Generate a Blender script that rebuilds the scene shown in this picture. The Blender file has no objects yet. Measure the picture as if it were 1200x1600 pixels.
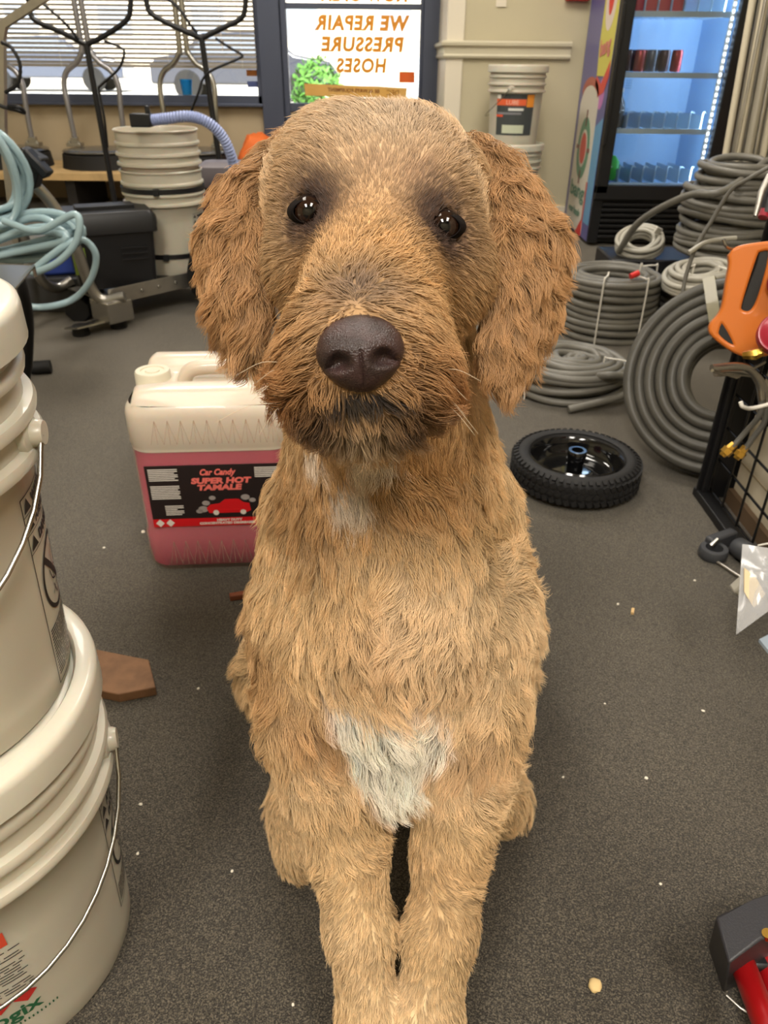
import bpy, bmesh, math, random
import numpy as np
from mathutils import Vector, Matrix, Quaternion
from mathutils.kdtree import KDTree
R = math.radians
random.seed(7); rng = np.random.default_rng(7)
scene = bpy.context.scene
COL = scene.collection

# ------------------------------------------------------------ camera
PITCH, ROLL = R(31.3), R(0.6)
cd = bpy.data.cameras.new('camera'); cam = bpy.data.objects.new('camera', cd); COL.objects.link(cam)
s_, c_ = math.sin(PITCH), math.cos(PITCH); sr, cr = math.sin(ROLL), math.cos(ROLL)
rx = Vector((cr, sr * s_, sr * c_)); ux = Vector((-sr, cr * s_, cr * c_)); bx_ = Vector((0, -c_, s_))
cam.matrix_world = Matrix(((rx.x, ux.x, bx_.x, 0), (rx.y, ux.y, bx_.y, 0), (rx.z, ux.z, bx_.z, .85), (0, 0, 0, 1)))
cd.sensor_fit = 'VERTICAL'; cd.sensor_height = 36; cd.lens = 36 * 1155 / 1600
cd.clip_start = .02; cd.clip_end = 200
cd.dof.use_dof = True; cd.dof.focus_distance = .52; cd.dof.aperture_fstop = 16
scene.camera = cam

# ------------------------------------------------------------ world, sun, lamps, exposure
w = bpy.data.worlds.new('sky'); scene.world = w; w.use_nodes = True
nt = w.node_tree; nt.nodes.clear()
wo = nt.nodes.new('ShaderNodeOutputWorld'); bg = nt.nodes.new('ShaderNodeBackground')
sky = nt.nodes.new('ShaderNodeTexSky'); sky.sky_type = 'HOSEK_WILKIE'; sky.turbidity = 8
sky.sun_direction = Vector((-.25, -.6, .75)).normalized()
nt.links.new(sky.outputs[0], bg.inputs[0]); nt.links.new(bg.outputs[0], wo.inputs[0]); bg.inputs[1].default_value = 5

def light(name, kind, loc, rot, energy, color=(1, 1, 1), size=(1, 1), angle=.02):
    d = bpy.data.lights.new(name, kind); d.energy = energy; d.color = color
    if kind == 'AREA': d.shape = 'RECTANGLE'; d.size, d.size_y = size
    if kind == 'SUN': d.angle = angle
    o = bpy.data.objects.new(name, d); o.location = loc; o.rotation_euler = rot; COL.objects.link(o); o['kind'] = 'helper'
    return o
light('sun', 'SUN', (0, 12, 8), (R(42), R(16), 0), 13, (1, .96, .90), angle=.01)
CEIL = 2.75
LAMPS = [(-.85, 1.2, 13), (.75, -.7, 46), (.6, 3.0, 32), (-1.2, 3.9, 36), (-.75, -1.1, 64)]   # the shop's ceiling panels; the two behind the camera are added front fill
for lx, ly, e in LAMPS:
    light('ceiling_lamp_light', 'AREA', (lx, ly, CEIL - .035), (0, 0, 0), e, (1, .945, .865), (.56, 1.16))
scene.view_settings.view_transform = 'Standard'; scene.view_settings.look = 'None'
scene.view_settings.gamma = 1; scene.view_settings.use_curve_mapping = False
scene.view_settings.exposure = 0.35
scene.cycles.max_bounces = 8; scene.cycles.transparent_max_bounces = 12
scene.cycles.diffuse_bounces = 3; scene.cycles.glossy_bounces = 3; scene.cycles.transmission_bounces = 8
scene.cycles.caustics_reflective = False; scene.cycles.caustics_refractive = False
scene.cycles.sample_clamp_indirect = 6

# ------------------------------------------------------------ materials
def lin(c):
    return tuple(((x / 255) / 12.92 if x / 255 <= .04045 else (((x / 255) + .055) / 1.055) ** 2.4) for x in c)
def newmat(name):
    m = bpy.data.materials.new(name); m.use_nodes = True
    return m, m.node_tree, m.node_tree.nodes['Principled BSDF']
def mat(name, rgb, rough=.5, metal=0., bump=0., bscale=60, vary=0., vscale=8, coat=0., trans=0., emit=None, estr=0., alpha=1., sub=0., spec=.5, ior=1.45, dirt=None):
    m, t, b = newmat(name); c = (*lin(rgb), 1)
    b.inputs['Base Color'].default_value = c; b.inputs['Roughness'].default_value = rough; b.inputs['Metallic'].default_value = metal
    b.inputs['Coat Weight'].default_value = coat; b.inputs['Transmission Weight'].default_value = trans; b.inputs['Alpha'].default_value = alpha
    b.inputs['Specular IOR Level'].default_value = spec; b.inputs['IOR'].default_value = ior
    if sub: b.inputs['Subsurface Weight'].default_value = sub; b.inputs['Subsurface Scale'].default_value = .01
    if emit: b.inputs['Emission Color'].default_value = (*lin(emit), 1); b.inputs['Emission Strength'].default_value = estr
    co = t.nodes.new('ShaderNodeTexCoord')
    if vary:
        n = t.nodes.new('ShaderNodeTexNoise'); n.inputs['Scale'].default_value = vscale; n.inputs['Detail'].default_value = 4
        t.links.new(co.outputs['Object'], n.inputs['Vector'])
        mx = t.nodes.new('ShaderNodeMix'); mx.data_type = 'RGBA'
        d = lin(dirt) if dirt else tuple(x * (1 - vary) for x in c[:3])
        mx.inputs['A'].default_value = c; mx.inputs['B'].default_value = (*d, 1)
        cr_ = t.nodes.new('ShaderNodeMapRange'); cr_.inputs['From Min'].default_value = .42; cr_.inputs['From Max'].default_value = .7
        if dirt: cr_.inputs['To Max'].default_value = vary
        t.links.new(n.outputs['Fac'], cr_.inputs['Value']); t.links.new(cr_.outputs[0], mx.inputs['Factor'])
        t.links.new(mx.outputs['Result'], b.inputs['Base Color'])
    if bump:
        n = t.nodes.new('ShaderNodeTexNoise'); n.inputs['Scale'].default_value = bscale
        t.links.new(co.outputs['Object'], n.inputs['Vector'])
        bp = t.nodes.new('ShaderNodeBump'); bp.inputs['Strength'].default_value = bump; bp.inputs['Distance'].default_value = .002
        t.links.new(n.outputs['Fac'], bp.inputs['Height']); t.links.new(bp.outputs[0], b.inputs['Normal'])
    return m

# ------------------------------------------------------------ mesh helpers
def tag(o, label=None, cat=None, group=None, kind=None):
    if label: o['label'] = label
    if cat: o['category'] = cat
    if group: o['group'] = group
    if kind: o['kind'] = kind
    return o
def empty(name, loc, rz=0., label=None, cat=None, group=None):
    o = bpy.data.objects.new(name, None); o.empty_display_size = .05; o.location = loc; o.rotation_euler = (0, 0, rz); COL.objects.link(o)
    return tag(o, label, cat, group)
def obj(name, bm, m, parent=None, smooth=True, bev=0., loc=None):
    """links a bmesh as ONE object; a child's vertices are in its parent's frame"""
    me = bpy.data.meshes.new(name)
    bmesh.ops.recalc_face_normals(bm, faces=bm.faces)
    bm.to_mesh(me); bm.free()
    for x in (m if isinstance(m, (list, tuple)) else [m]): me.materials.append(x)
    if smooth: me.shade_smooth()
    o = bpy.data.objects.new(name, me); COL.objects.link(o)
    if loc: o.location = loc
    if parent: o.parent = parent
    if bev:
        b = o.modifiers.new('b', 'BEVEL'); b.width = bev; b.segments = 2; b.limit_method = 'ANGLE'; b.angle_limit = R(50)
        if smooth:
            me.set_sharp_from_angle(angle=R(45))
    elif smooth: me.set_sharp_from_angle(angle=R(50))
    return o
def copy_tree(o, parent=None):
    c = o.copy(); COL.objects.link(c)
    if parent: c.parent = parent
    for ch in list(o.children): copy_tree(ch, c)
    return c
def box(bm, c, s, rot=None, mi=0):
    M = Matrix.Translation(c) @ (rot.to_4x4() if rot else Matrix.Identity(4)) @ Matrix.Diagonal((*s, 1))
    r = bmesh.ops.create_cube(bm, size=1, matrix=M)
    fs = {f for v in r['verts'] for f in v.link_faces}
    for f in fs: f.material_index = mi
    return r['verts']
def BX(x0, x1, y0, y1, z0, z1, bm=None):
    bm = bm or bmesh.new(); box(bm, ((x0 + x1) / 2, (y0 + y1) / 2, (z0 + z1) / 2), (abs(x1 - x0), abs(y1 - y0), abs(z1 - z0))); return bm
def lathe(bm, prof, seg=48, c=(0, 0, 0), M=None, mi=0, closed=True):
    """prof: [(radius, height)] around z"""
    rows = []
    T = (M or Matrix.Identity(4))
    for r, z in prof:
        if r < 1e-6: rows.append([bm.verts.new(T @ Vector((c[0], c[1], c[2] + z)))])
        else: rows.append([bm.verts.new(T @ Vector((c[0] + r * math.cos(2 * math.pi * i / seg), c[1] + r * math.sin(2 * math.pi * i / seg), c[2] + z))) for i in range(seg)])
    for a, b in zip(rows, rows[1:]):
        if len(a) == 1 and len(b) == 1: continue
        for i in range(seg):
            j = (i + 1) % seg
            if len(a) == 1: f = bm.faces.new((a[0], b[j], b[i]))
            elif len(b) == 1: f = bm.faces.new((a[i], a[j], b[0]))
            else: f = bm.faces.new((a[i], a[j], b[j], b[i]))
            f.material_index = mi
    return bm
def smooth_path(pts, n=8):
    """Catmull-Rom through the points"""
    P = [Vector(p) for p in pts]
    if len(P) < 3: return P
    Q = [2 * P[0] - P[1]] + P + [2 * P[-1] - P[-2]]; out = []
    for i in range(1, len(Q) - 2):
        a, b, c, d = Q[i - 1], Q[i], Q[i + 1], Q[i + 2]
        for k in range(n):
            t = k / n
            out.append(.5 * ((2 * b) + (c - a) * t + (2 * a - 5 * b + 4 * c - d) * t * t + (3 * b - a - 3 * c + d) * t ** 3))
    out.append(P[-1]); return out
def tube(bm, pts, r, seg=8, cap=True, mi=0, closed=False):
    P = [Vector(p) for p in pts]; n = len(P)
    rs = r if isinstance(r, (list, tuple)) else [r] * n
    T = []
    for i in range(n):
        a = P[(i - 1) % n] if closed or i else P[0]; b = P[(i + 1) % n] if closed or i < n - 1 else P[-1]
        T.append((b - a).normalized() if (b - a).length > 1e-9 else Vector((0, 0, 1)))
    u = T[0].orthogonal().normalized(); rows = []
    for i in range(n):
        if i:
            q = T[i - 1].rotation_difference(T[i]); u = q @ u
        u = (u - T[i] * u.dot(T[i])).normalized(); v = T[i].cross(u)
        rows.append([bm.verts.new(P[i] + rs[i] * (math.cos(2 * math.pi * k / seg) * u + math.sin(2 * math.pi * k / seg) * v)) for k in range(seg)])
    pr = list(zip(rows, rows[1:]))
    if closed: 
        # align last ring to first
        best = min(range(seg), key=lambda s: (rows[-1][s].co - rows[0][0].co).length)
        pr.append((rows[-1][best:] + rows[-1][:best], rows[0]))
    for a, b in pr:
        for k in range(seg):
            j = (k + 1) % seg
            f = bm.faces.new((a[k], a[j], b[j], b[k])); f.material_index = mi
    if cap and not closed:
        bm.faces.new(rows[0][::-1]).material_index = mi; bm.faces.new(rows[-1]).material_index = mi
    return bm
def cyl(bm, a, b, r, r2=None, seg=16, mi=0): return tube(bm, [a, b], [r, r2 if r2 is not None else r], seg, mi=mi)
def prism(bm, pts, ax, d, mi=0):
    """polygon pts extruded along vector ax*d"""
    e = Vector(ax) * d
    a = [bm.verts.new(Vector(p)) for p in pts]; b = [bm.verts.new(Vector(p) + e) for p in pts]; n = len(a)
    fs = [bm.faces.new(a[::-1]), bm.faces.new(b)] + [bm.faces.new((a[i], a[(i + 1) % n], b[(i + 1) % n], b[i])) for i in range(n)]
    for f in fs: f.material_index = mi
    return bm
def T():
    return bmesh.new()
def text(name, s, size, m, parent, loc, rot, align='LEFT', depth=.0004, shear=0., sx=1., bold=0., warp=None, space=1.):
    """real letters, converted to a thin mesh"""
    cu = bpy.data.curves.new(name, 'FONT'); cu.body = s; cu.size = size; cu.align_x = align; cu.extrude = depth; cu.shear = shear; cu.offset = bold; cu.resolution_u = 3; cu.space_character = space
    t = bpy.data.objects.new('tmp', cu); COL.objects.link(t)
    dg = bpy.context.evaluated_depsgraph_get(); me = bpy.data.meshes.new_from_object(t.evaluated_get(dg))
    bpy.data.objects.remove(t); bpy.data.curves.remove(cu)
    me.transform(Matrix.Diagonal((sx, 1, 1, 1)))
    if warp:
        for v in me.vertices: v.co = warp(v.co)
    me.materials.clear(); me.materials.append(m)
    o = bpy.data.objects.new(name, me); o.parent = parent; o.location = loc; o.rotation_euler = rot; COL.objects.link(o)
    return o
# ------------------------------------------------------------ carpet
def carpet_mat():
    m, t, b = newmat('speckled_loop_carpet'); N = t.nodes.new; L = t.links.new
    co = N('ShaderNodeTexCoord')
    vo = N('ShaderNodeTexVoronoi'); vo.inputs['Scale'].default_value = 760; L(co.outputs['Object'], vo.inputs['Vector'])
    n1 = N('ShaderNodeTexNoise'); n1.inputs['Scale'].default_value = 480; n1.inputs['Detail'].default_value = 5; L(co.outputs['Object'], n1.inputs['Vector'])
    n2 = N('ShaderNodeTexNoise'); n2.inputs['Scale'].default_value = 3.2; n2.inputs['Detail'].default_value = 5; L(co.outputs['Object'], n2.inputs['Vector'])
    r = N('ShaderNodeValToRGB'); e = r.color_ramp.elements
    e[0].position = .30; e[0].color = (*lin((22, 19, 15)), 1); e[1].position = .74; e[1].color = (*lin((108, 99, 83)), 1)
    x = e.new(.52); x.color = (*lin((46, 41, 34)), 1)
    a = N('ShaderNodeMath'); a.operation = 'ADD'; s = N('ShaderNodeSeparateColor'); L(vo.outputs['Color'], s.inputs[0])
    ml = N('ShaderNodeMath'); ml.operation = 'MULTIPLY'; ml.inputs[1].default_value = .34; L(s.outputs[0], ml.inputs[0])
    ml2 = N('ShaderNodeMath'); ml2.operation = 'MULTIPLY'; ml2.inputs[1].default_value = .70; L(n1.outputs['Fac'], ml2.inputs[0])
    L(ml.outputs[0], a.inputs[0]); L(ml2.outputs[0], a.inputs[1])
    a2 = N('ShaderNodeMath'); a2.operation = 'MULTIPLY_ADD'; a2.inputs[1].default_value = .16; a2.inputs[2].default_value = -.08; L(n2.outputs['Fac'], a2.inputs[0])
    a3 = N('ShaderNodeMath'); a3.operation = 'ADD'; L(a.outputs[0], a3.inputs[0]); L(a2.outputs[0], a3.inputs[1]); L(a3.outputs[0], r.inputs[0])
    L(r.outputs[0], b.inputs['Base Color'])
    bp = N('ShaderNodeBump'); bp.inputs['Strength'].default_value = .9; bp.inputs['Distance'].default_value = .003
    L(a.outputs[0], bp.inputs['Height']); L(bp.outputs[0], b.inputs['Normal'])
    b.inputs['Roughness'].default_value = .85; b.inputs['Specular IOR Level'].default_value = .25
    b.inputs['Sheen Weight'].default_value = .35; b.inputs['Sheen Tint'].default_value = (1, .93, .82, 1); b.inputs['Sheen Roughness'].default_value = .5
    return m
M_carpet = carpet_mat()
M_wall = mat('wall_paint_beige', (196, 186, 156), .75, bump=.15, bscale=180, vary=.06, vscale=2)
M_walltan = mat('wall_paint_tan', (186, 168, 138), .75, vary=.06, vscale=2)
M_white = mat('white_trim_paint', (226, 216, 196), .45)
M_ceil = mat('ceiling_tile', (226, 222, 212), .9, bump=.3, bscale=90)
M_frame = mat('dark_anodised_frame', (80, 86, 104), .4, metal=.3)
M_black = mat('black_plastic', (22, 22, 24), .42, bump=.1, bscale=300)
M_blackg = mat('black_gloss', (12, 12, 13), .12, coat=.6)
M_rubber = mat('black_rubber', (24, 23, 23), .7, bump=.3, bscale=200)
M_chrome = mat('bright_chrome', (176, 174, 168), .26, metal=1)
M_alu = mat('satin_aluminium', (178, 174, 166), .32, metal=.9, vary=.15, vscale=20)
M_steel = mat('stainless_sheet', (170, 166, 158), .25, metal=.9, bump=.1, bscale=60)
M_bucket = mat('white_bucket_plastic', (194, 187, 170), .34, sub=.2, coat=.12, vary=.05, vscale=10)
M_lidp = mat('white_lid_plastic', (202, 196, 180), .32, sub=.2, coat=.15)
M_paper = mat('white_paper', (228, 224, 214), .6)
M_ink = mat('black_ink', (24, 22, 24), .5)
M_pine = mat('pine_board', (206, 172, 120), .6, vary=.2, vscale=12)

def structure(name, bm, m, **k):
    o = obj(name, bm, m, smooth=False, **k); o['kind'] = 'structure'; return o
structure('floor', BX(-3, 2.4, -2.4, 5.8, -.1, 0), M_carpet)
structure('ceiling', BX(-3.1, 2.5, -2.5, 5.9, CEIL, CEIL + .1), M_ceil)
bm = BX(-3, -.84, 5.7, 5.82, 0, .605); BX(-3, .322, 5.7, 5.82, 2.25, CEIL, bm); BX(-3, -2.95, 5.7, 5.82, .605, 2.25, bm)
structure('wall_back', bm, M_walltan)
structure('wall_left', BX(-3.1, -3, -2.4, 5.82, 0, CEIL), M_wall)
structure('wall_front', BX(-3.1, 2.5, -2.5, -2.4, 0, CEIL), M_wall)
structure('wall_far_right', BX(2.4, 2.5, -2.4, 4.9, 0, CEIL), M_wall)
structure('wall_rear_right', BX(.335, 2.5, 4.9, 5.0, 0, CEIL), M_wall)
structure('wall_return', BX(.322, .42, 4.893, 5.8, 0, CEIL), M_white, bev=.006)
# chair rail: moulded, runs round the corner
def rail_prof(y, o):   # (offset out of the wall, height)
    return [(0, .872), (.012, .876), (.016, .886), (.010, .896), (.012, .925), (.026, .936), (.028, .950), (.018, .958), (0, .960)]
bm = T()
for sgn, pts in ((0, None),):
    rows = []
    for p0 in ((.322, 5.68, 'l'), (.322, 4.893, 'c'), (1.02, 4.893, 'e')):
        row = []
        for o_, z in rail_prof(0, 0):
            if p0[2] == 'l': v = (.322 - o_, p0[1], z)
            elif p0[2] == 'c': v = (.322 - o_, p0[1] - o_, z)
            else: v = (p0[0], p0[1] - o_, z)
            row.append(bm.verts.new(v))
        rows.append(row)
    for a, b in zip(rows, rows[1:]):
        for i in range(len(a) - 1): bm.faces.new((a[i], a[i + 1], b[i + 1], b[i]))
structure('trim_1', bm, mat('chair_rail_paint', (205, 197, 172), .5))
structure('baseboard_rear', BX(.322, 2.4, 4.88, 4.9, 0, .1), M_white)
# ------------------------------------------------------------ window with blinds and glazed door
m, t, b = newmat('clear_window_glass'); M_glass = m; t.nodes.remove(b)
tr = t.nodes.new('ShaderNodeBsdfTransparent'); gl = t.nodes.new('ShaderNodeBsdfGlossy'); gl.inputs['Roughness'].default_value = .02; mx = t.nodes.new('ShaderNodeMixShader')
fr = t.nodes.new('ShaderNodeFresnel'); fr.inputs[0].default_value = 1.45; tr.inputs[0].default_value = (.96, .98, .99, 1)
t.links.new(fr.outputs[0], mx.inputs[0]); t.links.new(tr.outputs[0], mx.inputs[1]); t.links.new(gl.outputs[0], mx.inputs[2]); t.links.new(mx.outputs[0], t.nodes['Material Output'].inputs[0])
win = empty('window_1', (-1.9, 5.7, .6)); win['kind'] = 'structure'
bm = BX(-1.05, 1.06, -.03, .06, .0, .05); BX(-1.05, 1.06, -.03, .06, 1.6, 1.65, bm); BX(-1.05, -1.0, -.03, .06, 0, 1.65, bm); BX(1.03, 1.06, -.03, .06, 0, 1.65, bm)
obj('window_frame', bm, M_frame, win, smooth=False)
obj('pane', BX(-1.0, 1.04, .02, .026, .05, 1.6), M_glass, win, smooth=False)
obj('window_sill', BX(-1.05, 1.06, -.06, -.03, -.012, .006), M_frame, win, smooth=False, bev=.003)
dr = empty('door_1', (-.26, 5.7, 0)); dr['kind'] = 'structure'
bm = BX(-.585, -.44, -.05, .08, 0, 2.25); BX(.48, .59, -.05, .08, 0, 2.25, bm); BX(-.585, .59, -.05, .08, 2.18, 2.25, bm)
obj('door_frame', bm, M_frame, dr, smooth=False, bev=.006)
bm = BX(-.44, -.40, -.02, .03, 0, 2.18); BX(.46, .48, -.02, .03, 0, 2.18, bm); BX(-.4, .46, -.02, .03, 1.138, 1.17, bm); BX(-.4, .46, -.02, .03, .56, .612, bm); BX(-.4, .46, -.02, .03, 0, .2, bm); BX(-.4, .46, -.02, .03, 2.1, 2.18, bm)
obj('door_leaf', bm, M_frame, dr, smooth=False, bev=.003)
for z0, z1 in ((.612, 1.138), (1.17, 2.1)): obj('pane', BX(-.4, .46, .0, .006, z0, z1), M_glass, dr, smooth=False)
obj('kick_panel', BX(-.4, .46, -.008, .012, .2, .56), M_walltan, dr, smooth=False)
def backlit(m, k=.7):
    n = m.node_tree; t = n.nodes.new('ShaderNodeBsdfTranslucent'); t.inputs[0].default_value = m.node_tree.nodes['Principled BSDF'].inputs['Base Color'].default_value; x = n.nodes.new('ShaderNodeMixShader'); x.inputs[0].default_value = k
    n.links.new(n.nodes['Principled BSDF'].outputs[0], x.inputs[1]); n.links.new(t.outputs[0], x.inputs[2]); n.links.new(x.outputs[0], n.nodes['Material Output'].inputs[0]); return m
M_olet = backlit(mat('orange_window_paint', (255, 196, 84), .6), .85)
def letters(s, xr, z, h, wid, sh):
    # painted on the outside of the glass: read from the street, so reversed from in here
    o = text('lettering', s, h / .72, M_olet, dr, (xr, .012, z), (R(90), 0, R(180)), depth=.0006, shear=sh, bold=.0062, space=1.12)
    wd = max(v.co.x for v in o.data.vertices) - min(v.co.x for v in o.data.vertices); o.scale.x = wid / wd
letters('WE REPAIR', .375, 1.030, .078, .62, -.12)
letters('PRESSURE', .350, .913, .078, .545, -.12)
letters('HOSES', .240, .795, .078, .335, -.12)
letters('NOW OPEN', .375, 1.185, .07, .56, -.12)
ban = empty('window_banner', (-.26, 5.714, 0), label='orange paper strip banner taped low across the door glass', cat='banner')
bm = T(); prism(bm, [(-.305, 0, .726), (-.30, 0, .655), (.380, 0, .640), (.385, 0, .706)], (0, 1, 0), .002)
obj('paper', bm, backlit(mat('orange_banner_paper', (255, 216, 150), .7), .85), ban, smooth=False)
o = text('lettering', 'BE ALWAYS EQUIPMENT', .030, backlit(mat('banner_ink', (170, 80, 30), .7), .85), ban, (.200, -.001, .674), (R(90), R(-1.2), R(180)), depth=.0003, bold=.0008); o.scale = (1.05, 1, 1)
text('lettering', 'DEC', .045, bpy.data.materials['banner_ink'], ban, (.335, -.001, .66), (R(90), R(-1.2), R(180)), depth=.0003)
tg = obj('window_sticker', BX(.07, .175, 5.712, 5.714, .735, .80), backlit(mat('orange_sticker', (255, 160, 84), .6), .85), smooth=False); tag(tg, 'small bright orange sticker on the door glass above the banner end', 'sticker')
bl = empty('window_blind', (-1.93, 5.63, 0), label='grey aluminium venetian blind half lowered over the shop window', cat='blind')
M_slat = mat('blind_slat', (156, 148, 136), .5, alpha=1)
n_ = M_slat.node_tree; tl = n_.nodes.new('ShaderNodeBsdfTranslucent'); tl.inputs[0].default_value = (*lin((156, 148, 136)), 1); mx = n_.nodes.new('ShaderNodeMixShader'); mx.inputs[0].default_value = .22
n_.links.new(n_.nodes['Principled BSDF'].outputs[0], mx.inputs[1]); n_.links.new(tl.outputs[0], mx.inputs[2]); n_.links.new(mx.outputs[0], n_.nodes['Material Output'].inputs[0])
proto = None
for i in range(50):
    z = .835 + i * .0258
    if not proto:
        bm = T(); pr = [(-.0128, -.0012), (-.006, .0012), (.006, .0012), (.0128, -.0012)]; rows = [[bm.verts.new((x, y, z_)) for y, z_ in pr] for x in (-1.0, 1.07)]
        for k in range(3): bm.faces.new((rows[0][k], rows[0][k + 1], rows[1][k + 1], rows[1][k]))
        proto = s = obj('slat', bm, M_slat, bl, smooth=False)
    else: s = proto.copy(); COL.objects.link(s)
    s.location = (0, 0, z); s.rotation_euler.x = R(38)
obj('bottom_rail', BX(-1.0, 1.07, -.012, .012, .808, .824), mat('blind_rail', (150, 142, 128), .5), bl, smooth=False)
for x in (-.9, -.2, .5, .98):
    c_ = obj('ladder_cord', tube(T(), [(x, -.014, .81), (x, -.014, 2.15)], .0012, 6), M_white, bl)
obj('pull_chain', tube(T(), [(.86 + .002 * math.sin(i), -.03, .9 + i * .02) for i in range(60)], [.003 if i % 2 else .0012 for i in range(60)], 6), M_white, bl)
tb = T(); lathe(tb, [(0, 0), (.030, 0), (.040, .085), (.042, .088), (.038, .09), (.028, .01), (0, .01)], 20)
o = obj('tub', tb, backlit(mat('turquoise_plastic', (110, 220, 250), .3), .85), loc=(-1.36, 5.735, .652)); tag(o, 'turquoise plastic tub standing on the window sill', 'tub')
for z, c in ((.765, (222, 168, 110)), (.70, (150, 160, 200))):
    o = obj('window_sticker', BX(-.945, -.86, 5.712, 5.714, z, z + .035), backlit(mat('sticker', c, .6)), smooth=False)
    tag(o, ('tan' if z > .75 else 'pale blue') + ' sticker in the lower corner of the blind window glass', 'sticker')

# ------------------------------------------------------------ the car park outside
structure('ground_outside', BX(-30, 30, 5.82, 60, -.1, -.02), mat('sunlit_concrete', (214, 208, 196), .9, vary=.2, vscale=1))
def car(loc, rz, rgb, label, van=False):
    c = empty('car', loc, rz, label, 'car'); m = mat('car_paint', rgb, .25, coat=.8); L_ = 4.6
    prof = [(-2.3, .35), (-2.28, .75), (-2.1, .92), (-1.5, .98), (-.95, 1.42), (.55, 1.46), (1.25, 1.0), (2.1, .86), (2.3, .62), (2.3, .35)]
    if van: prof = [(-2.3, .35), (-2.3, 1.1), (-2.2, 1.9), (.9, 1.95), (1.5, 1.2), (2.2, 1.0), (2.3, .7), (2.3, .35)]
    obj('body', prism(T(), [(x, -.88, z) for x, z in prof], (0, 1, 0), 1.76), m, c, bev=.06)
    wp = [(-1.3, 1.0), (-.88, 1.36), (.48, 1.39), (1.05, 1.02)] if not van else [(.3, 1.25), (.3, 1.8), (.85, 1.8), (1.3, 1.25)]
    for s in (-.89, .87): obj('side_window', prism(T(), [(x, s, z) for x, z in wp], (0, 1, 0), .02), mat('reflection_grey_glass', (120, 126, 138), .15), c)  # even window grey stands in for reflections in the glass
    for x in (-1.4, 1.4):
        for s in (-.9, .72):
            wb = T(); lathe(wb, [(0, .02), (.2, .0), (.32, 0), (.34, .03), (.34, .15), (.32, .18), (0, .18)], 24, M=Matrix.Translation((x, s, .33)) @ Matrix.Rotation(R(-90), 4, 'X'))
            obj('wheel', wb, M_rubber, c)
    return c
car((1.9, 15.5, 0), R(70), (226, 228, 234), 'silver car parked outside nearest the door glass')
car((-10.5, 27, 0), R(4), (74, 80, 96), 'dark grey car parked outside beyond the blinds')
car((-3.6, 22, 0), R(3), (60, 62, 72), 'black car parked beyond the green bush')
car((-16.5, 28.5, 0), R(-3), (84, 86, 100), 'slate coloured van parked at the far side of the lot', True)
bd = empty('building', (-4, 36, 0), 0, 'pale building across the car park in full sun', 'building')
obj('wall', BX(-14, 22, 0, 6, 0, 4.2), mat('sunlit_stucco', (226, 214, 196), .9), bd, smooth=False)
obj('roof', BX(-14.4, 22.4, -.6, 6, 4.2, 4.6), mat('roof_edge', (140, 96, 80), .8), bd, smooth=False)
for i in range(9): obj('window', BX(-11.6 + i * 3.8, -10.3 + i * 3.8, -.03, .05, 1.7, 2.7), mat('far_window', (150, 158, 170), .2), bd, smooth=False)
bs = empty('bush', (-.80, 9.6, 0), 0, 'leafy green bush growing outside the door', 'bush')
obj('stem', tube(T(), [(0, 0, 0), (0, 0, .5)], .03), M_pine, bs)
r_ = np.random.default_rng(2); nl = 900; u_ = r_.normal(size=(nl, 3)); u_ /= np.linalg.norm(u_, axis=1)[:, None]
pc = u_ * (.30, .3, .42) * r_.uniform(.75, 1.05, nl)[:, None] + (0, 0, .48); pc[:, 2] = np.maximum(pc[:, 2], .04)
a_ = r_.normal(size=(nl, 3)); a_ /= np.linalg.norm(a_, axis=1)[:, None]; b2 = np.cross(a_, u_) ; vv = np.stack([pc - a_ * .05, pc + b2 * .022, pc + a_ * .05, pc - b2 * .022], 1).reshape(-1, 3)
me = bpy.data.meshes.new('foliage'); me.from_pydata(vv.tolist(), [], [(4 * i, 4 * i + 1, 4 * i + 2, 4 * i + 3) for i in range(nl)]); me.materials.append(mat('bush_leaf', (96, 150, 60), .6, vary=.5, vscale=8))
o = bpy.data.objects.new('foliage', me); COL.objects.link(o); o.parent = bs; o['kind'] = 'stuff'

# ------------------------------------------------------------ ceiling lamps
LAMP_AT = ['above the pink jug', 'above the camera, right of it, unseen front fill', 'above the hose coils', 'above the low shelf and cart', 'behind the camera on the left, added as front fill']
for lx, ly, e in LAMPS:
    cl = empty('ceiling_lamp', (lx, ly, CEIL), 0, 'flat white ceiling lamp panel ' + LAMP_AT[LAMPS.index((lx, ly, e))], 'lamp', 'ceiling lamp panels')
    bm = BX(-.31, -.285, -.61, .61, -.03, 0); BX(.285, .31, -.61, .61, -.03, 0, bm); BX(-.31, .31, -.61, -.585, -.03, 0, bm); BX(-.31, .31, .585, .61, -.03, 0, bm)
    obj('frame', bm, M_white, cl, smooth=False)
    obj('diffuser', BX(-.285, .285, -.585, .585, -.018, -.004), mat('lit_diffuser', (250, 246, 236), .6, emit=(255, 240, 214), estr=3), cl, smooth=False)
# ------------------------------------------------------------ small things on the wall
o = obj('wall_plate', BX(.583, .640, 4.886, 4.893, 1.115, 1.19), M_white, smooth=False, bev=.002); tag(o, 'cream blank wall plate above the chair rail', 'wall plate')
o.location.y = .007
fb = empty('alarm_box', (1.02, 4.9, 1.145), 0, 'red fire alarm box high on the beige wall', 'alarm')
obj('body', BX(-.065, .065, -.05, 0, 0, .13), mat('alarm_red', (206, 40, 44), .4), fb, bev=.008)
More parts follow.
